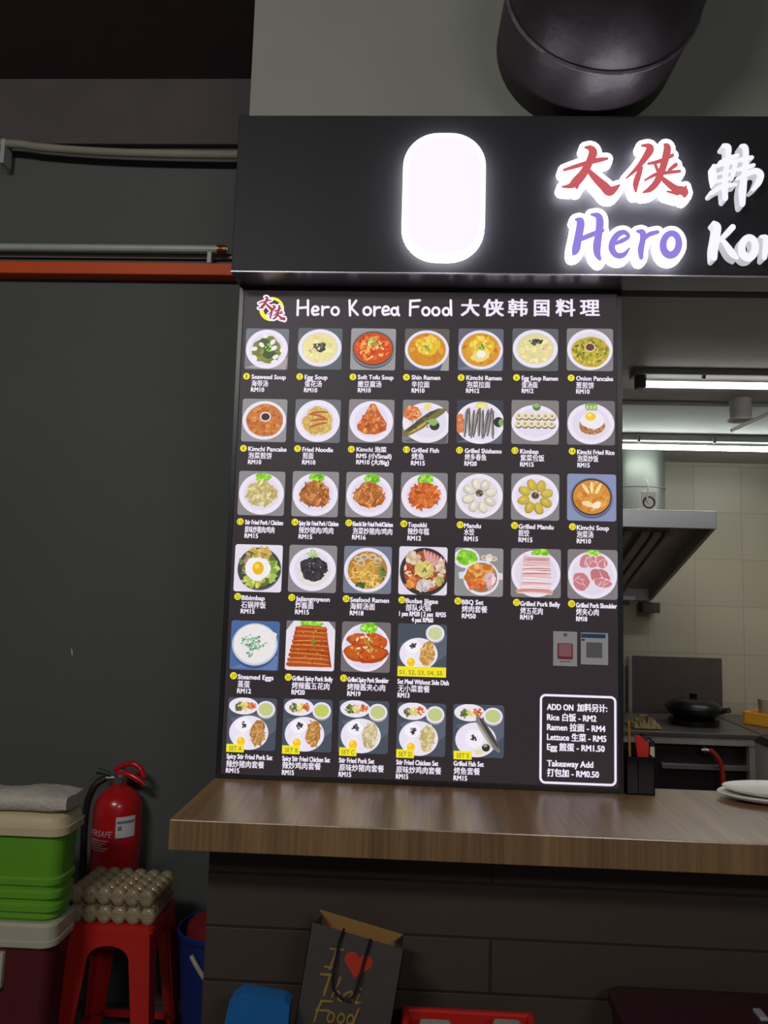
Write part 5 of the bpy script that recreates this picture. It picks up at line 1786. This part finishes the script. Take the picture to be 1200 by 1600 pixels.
def tube_lamp(name, x0, x1, y, z, label, power, tm, hwid, gap=0.032, yo=-0.01):
    t = thing(name, label, 'lamp', ((x0 + x1) / 2, y, z))
    b = MB()
    b.box((x0 - 0.02, y - hwid, z + gap), (x1 + 0.02, y + hwid, z + gap + 0.04), 0.006)
    b.build('housing', m_fix, t)
    b = MB()
    b.tube([(x0 + 0.03, y + yo, z), (x1 - 0.03, y + yo, z)], 0.0135, 12)
    b.build('tube', tm, t, True)
    for xa, s in ((x0, 1), (x1, -1)):
        b = MB()
        b.box((xa - 0.006 if s > 0 else xa - 0.03, y - 0.03, z - 0.018), (xa + 0.03 if s > 0 else xa + 0.006, y + 0.02, z + 0.04), 0.006)
        b.build('end_cap', m_fixd, t)
    n = 4
    for k in range(n):
        xx = x0 + (x1 - x0) * (k + 0.7) / n
        b = MB()
        b.box((xx - 0.006, y - 0.037, z + 0.018), (xx + 0.006, y - 0.020, z + 0.05), 0.002)
        b.build('clip', m_fixd, t)
    b = MB()
    for xx in (x0 + 0.12, x1 - 0.12):
        b.lathe([(0.012, z + gap + 0.04), (0.012, 2.44), (0.035, 2.444), (0.035, 2.47)], xx, y, 16)
    b.build('hanger', m_fixd, t)
    d = bpy.data.lights.new('tube_light', 'AREA')
    d.shape = 'RECTANGLE'
    d.size, d.size_y = x1 - x0 - 0.1, 0.02
    d.energy = power
    d.color = (1.0, 0.98, 0.95)
    o = bpy.data.objects.new('tube_light', d)
    COL.objects.link(o)
    o.parent = t
    o.location = (0, yo, -0.015)
    return t


x0t, zt1 = at(992, 601, 3.03)
tube_lamp('tube_lamp', at(995, 601, 3.03)[0], 2.3, 3.03, zt1, 'fluorescent tube lamp with a grey end cap, nearer of the two kitchen tubes', 4.5, m_tube, 0.042)
zt2 = at(1080, 699, 4.15)[1]
tube_lamp('tube_lamp', 0.9, 2.5, 4.15, zt2, 'fluorescent tube lamp running behind the menu board, farther of the two kitchen tubes', 6.0, m_tube2, 0.018, 0.030, 0.012)

# round ceiling mount with a rod
cmx, cmz = at(1157, 640, 3.44)
cm = thing('ceiling_mount', 'white round ceiling mount with a slanting rod between the two tube lamps', 'ceiling mount', (cmx, 3.44, 2.44))
b = MB()
zlo = at(1159, 658, 3.44)[1]
b.lathe([(0.046, 2.459), (0.046, zlo + 0.012), (0.054, zlo + 0.008), (0.054, zlo), (0.03, zlo - 0.004)], cmx, 3.44, 32)
b.build('mount_cup', mat('white_mount_plastic', (190, 186, 186), 0.4), cm, True)
b = MB()
r1 = at(1142, 673, 3.40)
r2 = at(1215, 639, 3.40)
b.tube([(r1[0], 3.40, r1[1]), (r2[0], 3.40, r2[1])], 0.0075, 10)
b.build('rod', mat('white_mount_plastic', (190, 186, 186)), cm, True)

# canopy hood
ho = thing('range_hood', 'stainless canopy hood over the stove with dark filters underneath', 'hood', (0.9, 4.4, 1.9))
HX0, HX1, HY0, HY1 = 0.25, 1.50, 3.9, 4.985
zf0, zf1, zr = 1.912, 2.003, 1.545
b = MB()
b.box((HX0, HY0, zf0), (HX1, HY0 + 0.02, zf1), 0.003)
b.build('front_lip', m_ss, ho)
b = MB()
b.box((HX0, HY0 + 0.02, zf1 - 0.012), (HX1, HY1, zf1), 0.002)
for xx in (HX0, HX1 - 0.02):
    v = [(xx, HY0 + 0.02, zf0), (xx, HY0 + 0.02, zf1 - 0.012), (xx, HY1, zf1 - 0.012), (xx, HY1, zr)]
    b.add(v + [(a + 0.02, c, d) for a, c, d in v], [(0, 1, 2, 3), (7, 6, 5, 4), (0, 4, 5, 1), (1, 5, 6, 2), (2, 6, 7, 3), (3, 7, 4, 0)])
b.box((HX0, HY1 - 0.012, zr), (HX1, HY1, zf1))
b.build('canopy', m_ssd, ho)


def hz(y):
    return zf0 + (zr - zf0) * (y - HY0) / (HY1 - HY0)


b = MB()
q = [(HX0 + 0.02, HY0 + 0.02), (HX1 - 0.02, HY0 + 0.02), (HX1 - 0.02, HY1 - 0.012), (HX0 + 0.02, HY1 - 0.012)]
b.add([(x, y, hz(y) + 0.07) for x, y in q] + [(x, y, hz(y) + 0.08) for x, y in q], [(0, 1, 2, 3), (7, 6, 5, 4)])
b.build('inner_plenum', m_ssd, ho)
for k in range(5):
    xa = HX0 + 0.06 + k * 0.215
    b = MB()
    for j in range(3):
        xs = xa + 0.01 + j * 0.062
        ya_, yb_ = HY0 + 0.18, HY1 - 0.14
        v = [(xs, ya_, hz(ya_) + 0.035), (xs + 0.04, ya_, hz(ya_) + 0.035), (xs + 0.04, yb_, hz(yb_) + 0.035), (xs, yb_, hz(yb_) + 0.035)]
        b.add(v + [(p, r, s + 0.02) for p, r, s in v], [(0, 1, 2, 3), (7, 6, 5, 4), (0, 4, 5, 1), (1, 5, 6, 2), (2, 6, 7, 3), (3, 7, 4, 0)])
    b.build('baffle_filter', m_filter, ho)
b = MB()
b.box((HX0 + 0.02, HY1 - 0.11, hz(HY1) - 0.002), (HX1 - 0.13, HY1 - 0.085, hz(HY1) + 0.03), 0.003)
b.build('grease_gutter', m_ss, ho)
gx0 = at(1000, 950, 4.93)[0]
gx1 = at(1028, 950, 4.93)[0]
b = MB()
b.box((gx0, 4.88, zr - 0.075), (gx1, 4.97, zr - 0.008), 0.006)
b.build('grease_cup', mat('brown_grease_cup', (70, 58, 52), 0.5), ho)

DCX = at(1037, 770, 4.56)[0] - 0.172
ed = thing('hood_duct', 'round steel exhaust pipe rising from the hood to the ceiling', 'duct', (DCX, 4.56, 2.0))
b = MB()
b.lathe([(0.172, zf1 + 0.001), (0.172, 2.19), (0.177, 2.192), (0.177, 2.20), (0.172, 2.202), (0.172, 2.443)], DCX, 4.56, 40)
b.build('pipe', mat('aged_duct_steel', (120, 124, 118), 0.42, 0.6, var=0.12, scale=(6, 6, 6)), ed, True)
fx0, fz0 = at(1001, 792, 4.12)
fx1, fz1 = at(1025, 768, 4.12)
fz0 = zf1 + 0.001
fp = thing('square_plate', 'small square metal plate with a round coil standing on the hood', 'plate', ((fx0 + fx1) / 2, 4.12, fz0))
b = MB()
b.box((fx0, 4.11, fz0), (fx1, 4.135, fz1), 0.003)
b.build('plate', mat('pale_plate_metal', (200, 200, 190), 0.4, 0.3), fp)
fcx, fcz, fr_ = (fx0 + fx1) / 2, (fz0 + fz1) / 2, (fx1 - fx0) * 0.36
b = MB()
b.tube([(fcx + fr_ * math.cos(2 * math.pi * k / 24), 4.107, fcz + fr_ * math.sin(2 * math.pi * k / 24)) for k in range(25)], 0.004, 8)
b.build('coil', m_blk, fp, True)
b = MB()
b.tube(smooth_path([(fcx, 4.105, fcz - 0.01), (fcx - 0.012, 4.10, fcz + 0.02), (fcx - 0.006, 4.10, fz1 + 0.02), (fcx - 0.01, 4.12, fz1 + 0.06)], 5), 0.005, 8)
b.build('lead', mat('pale_cable', (190, 190, 180), 0.5), fp, True)

# stove
sv = thing('wok_stove', 'steel wok stove against the back wall under the hood', 'stove', (1.3, 4.5, 0))
m_svt = mat('worn_steel_top', (120, 116, 112), 0.4, 0.7, var=0.15)
SVX0, SVX1, SVY0, SVY1, SVZ = 0.7, 1.83, 4.2, 4.86, 0.862
b = MB()
b.box((SVX0, SVY0, SVZ - 0.025), (SVX1, SVY1, SVZ), 0.004)
b.build('stove_top', m_svt, sv)
b = MB()
b.box((SVX0 + 0.005, SVY0 + 0.01, SVZ - 0.062), (SVX1 - 0.005, SVY0 + 0.03, SVZ - 0.025))
b.build('apron', m_ssd, sv)
b = MB()
b.box((SVX0 + 0.02, SVY0 + 0.06, 0.0), (SVX1 - 0.02, SVY1 - 0.05, SVZ - 0.03))
b.build('cabinet', mat('dark_stove_steel', (46, 42, 40), 0.55, 0.4), sv)  # plain dark body set back behind the apron
xa, za = at(1035, 1197, 4.22)
xb, _ = at(1176, 1205, 4.22)
b = MB()
b.box((xa, 4.225, za - 0.014), (xb, 4.262, za + 0.014), 0.003)
b.build('front_rail', m_ss, sv)
for xx in (SVX0 + 0.03, SVX1 - 0.06):
    b = MB()
    b.box((xx, SVY0 + 0.015, 0), (xx + 0.035, SVY0 + 0.06, SVZ - 0.05), 0.003)
    b.build('leg', m_ssd, sv)
xk, zk = at(1102, 1172, 4.2)
b = MB()
b.tube([(xk, 4.275, zk), (xk, 4.19, zk)], [0.014, 0.014], 14)
b.tube([(xk - 0.025, 4.188, zk), (xk + 0.025, 4.188, zk)], 0.009, 10)
b.build('gas_valve', m_steel, sv, True)
b = MB()
hpts = [at(*p, 4.17) for p in ((1109, 1172), (1118, 1180), (1126, 1194), (1129, 1210), (1130, 1228), (1130, 1262))]
b.tube(smooth_path([(x, 4.17, z) for x, z in hpts], 5), 0.0125, 12)
b.build('gas_hose', mat('red_rubber_hose', (176, 52, 38), 0.4), sv, True)
b = MB()
wx, wz = at(1084, 1128, 4.5)
b.lathe([(0.135, SVZ), (0.135, SVZ + 0.03), (0.11, SVZ + 0.03), (0.11, SVZ + 0.001)], wx, 4.5, 28)
b.build('burner_ring', m_blk, sv, True)

sp_x0, sp_z1 = at(983, 1024, 4.95)
sp_x1 = at(1127, 1030, 4.95)[0]
spl = thing('splash_guard', 'dark steel splash panel upright behind the wok', 'panel', ((sp_x0 + sp_x1) / 2, 4.95, 0.8))
b = MB()
b.box((sp_x0 + 0.012, 4.94, 0.0), (sp_x1, 4.955, sp_z1), 0.002)
b.build('sheet', mat('dark_sheet_steel', (88, 78, 77), 0.45, 0.3, var=0.1), spl)
b = MB()
b.box((sp_x0 - 0.008, 4.93, 0.0), (sp_x0 + 0.012, 4.96, sp_z1), 0.002)
b.build('edge_post', m_ss, spl)

wk = thing('wok', 'black wok with a lid on the stove burner', 'wok', (wx, 4.5, SVZ + 0.03))
b = MB()
b.lathe([(0.02, SVZ + 0.005), (0.08, SVZ + 0.02), (0.128, SVZ + 0.055), (0.156, SVZ + 0.095), (0.159, SVZ + 0.095), (0.128, SVZ + 0.052), (0.08, SVZ + 0.024), (0.02, SVZ + 0.009)], wx, 4.5, 40)
b.build('bowl', m_blk, wk, True)
b = MB()
b.lathe([(0.150, SVZ + 0.092), (0.140, SVZ + 0.112), (0.10, SVZ + 0.134), (0.02, SVZ + 0.146), (0.02, SVZ + 0.156), (0.026, SVZ + 0.168), (0.012, SVZ + 0.176)], wx, 4.5, 40)
b.build('lid', m_blk, wk, True)
b = MB()
b.tube([(wx + 0.10, 4.375, SVZ + 0.085), (wx + 0.115, 4.345, SVZ + 0.10), (wx + 0.125, 4.32, SVZ + 0.105)], [0.012, 0.015, 0.016], 12)
b.build('handle', mat('dark_grip', (60, 52, 48), 0.4), wk, True)

# crumpled brown paper on the stove
random.seed(12)
b = MB()
cx0, cx1 = at(985, 1140, 4.32)[0], at(1030, 1144, 4.32)[0]
NX, NY = 12, 8
vs = []
for j in range(NY + 1):
    for i in range(NX + 1):
        u, v = i / NX, j / NY
        edge = min(u, 1 - u, v, 1 - v) * 4
        h = min(1, edge) * (0.028 + 0.03 * random.random()) + 0.004
        vs.append((cx0 + (cx1 - cx0) * u + random.uniform(-0.006, 0.006), 4.25 + 0.2 * v + random.uniform(-0.006, 0.006), SVZ + 0.001 + h))
fs = [(j * (NX + 1) + i, j * (NX + 1) + i + 1, (j + 1) * (NX + 1) + i + 1, (j + 1) * (NX + 1) + i) for j in range(NY) for i in range(NX)]
b.add(vs, fs)
o = b.build('crumpled_paper', mat('brown_wrapping_paper', (146, 124, 88), 0.8, var=0.1))
s = o.modifiers.new('thickness', 'SOLIDIFY')
s.thickness = 0.003
tag(o, 'crumpled brown paper on the left end of the stove top', 'paper')

# side table with the yellow tray
sd = thing('side_table', 'steel side table to the right of the stove', 'table', (2.2, 4.5, 0))
b = MB()
b.box((1.84, 4.25, 0.835), (2.75, 4.925, 0.862), 0.004)
b.build('table_top', m_svt, sd)
for lx in (1.88, 2.68):
    for ly in (4.3, 4.88):
        b = MB()
        b.box((lx, ly, 0), (lx + 0.035, ly + 0.035, 0.835), 0.002)
        b.build('leg', m_ssd, sd)
m_ytray = mat('yellow_wood', (234, 164, 46), 0.5, var=0.1, scale=(4, 40, 40))
yt = thing('yellow_tray', 'yellow wooden tray on the side table at the right edge', 'tray', (2.1, 4.6, 0.862))
dq = ray(1161, 1131)
kq = (0.863 - CAM_Z) / dq.z
ty0x, ty0y = CAM.x + dq.x * kq, CAM.y + dq.y * kq
b = MB()
Mt = Matrix.Translation((ty0x, ty0y, 0.863)) @ Matrix.Rotation(math.radians(-52), 4, 'Z')
zt_ = at(1161, 1111, ty0y)[1] - 0.863
for lo, hi in (((0, 0, 0), (0.5, 0.012, zt_)), ((0, 0.26, 0), (0.5, 0.272, zt_)), ((0, 0, 0), (0.012, 0.272, zt_)), ((0.488, 0, 0), (0.5, 0.272, zt_)), ((0, 0, 0), (0.5, 0.272, 0.01))):
    b.box(lo, hi, 0.002, 1, 0, Mt)
b.build('tray_frame', m_ytray, yt)
m_tub = mat('clear_tub_plastic', (190, 186, 170), 0.2, trans=0.6)
cxt = ty0x + 0.13
b = MB()
b.taper((cxt - 0.03, cxt + 0.03, ty0y - 0.03, ty0y + 0.03), (cxt - 0.036, cxt + 0.036, ty0y - 0.036, ty0y + 0.036), 0.8745, at(1170, 1092, ty0y)[1], 0.012)
tag(b.build('plastic_container', m_tub, None, True), 'pale clear plastic container standing in the yellow tray', 'container')

bi = thing('white_bin', 'tall white bin with a dark lid at the right edge of the view', 'bin', (1.86, 3.9, 0))
bxl, bzt = at(1194, 1165, 3.9)
b = MB()
b.taper((bxl + 0.01, bxl + 0.27, 3.8, 4.02), (bxl, bxl + 0.28, 3.79, 4.03), 0, bzt, 0.03)
b.build('body', mat('white_bin_plastic', (196, 198, 196), 0.4), bi, True)
b = MB()
b.taper((bxl - 0.004, bxl + 0.284, 3.786, 4.034), (bxl + 0.02, bxl + 0.26, 3.81, 4.01), bzt, bzt + 0.03, 0.03)
b.build('lid', m_blk, bi, True)
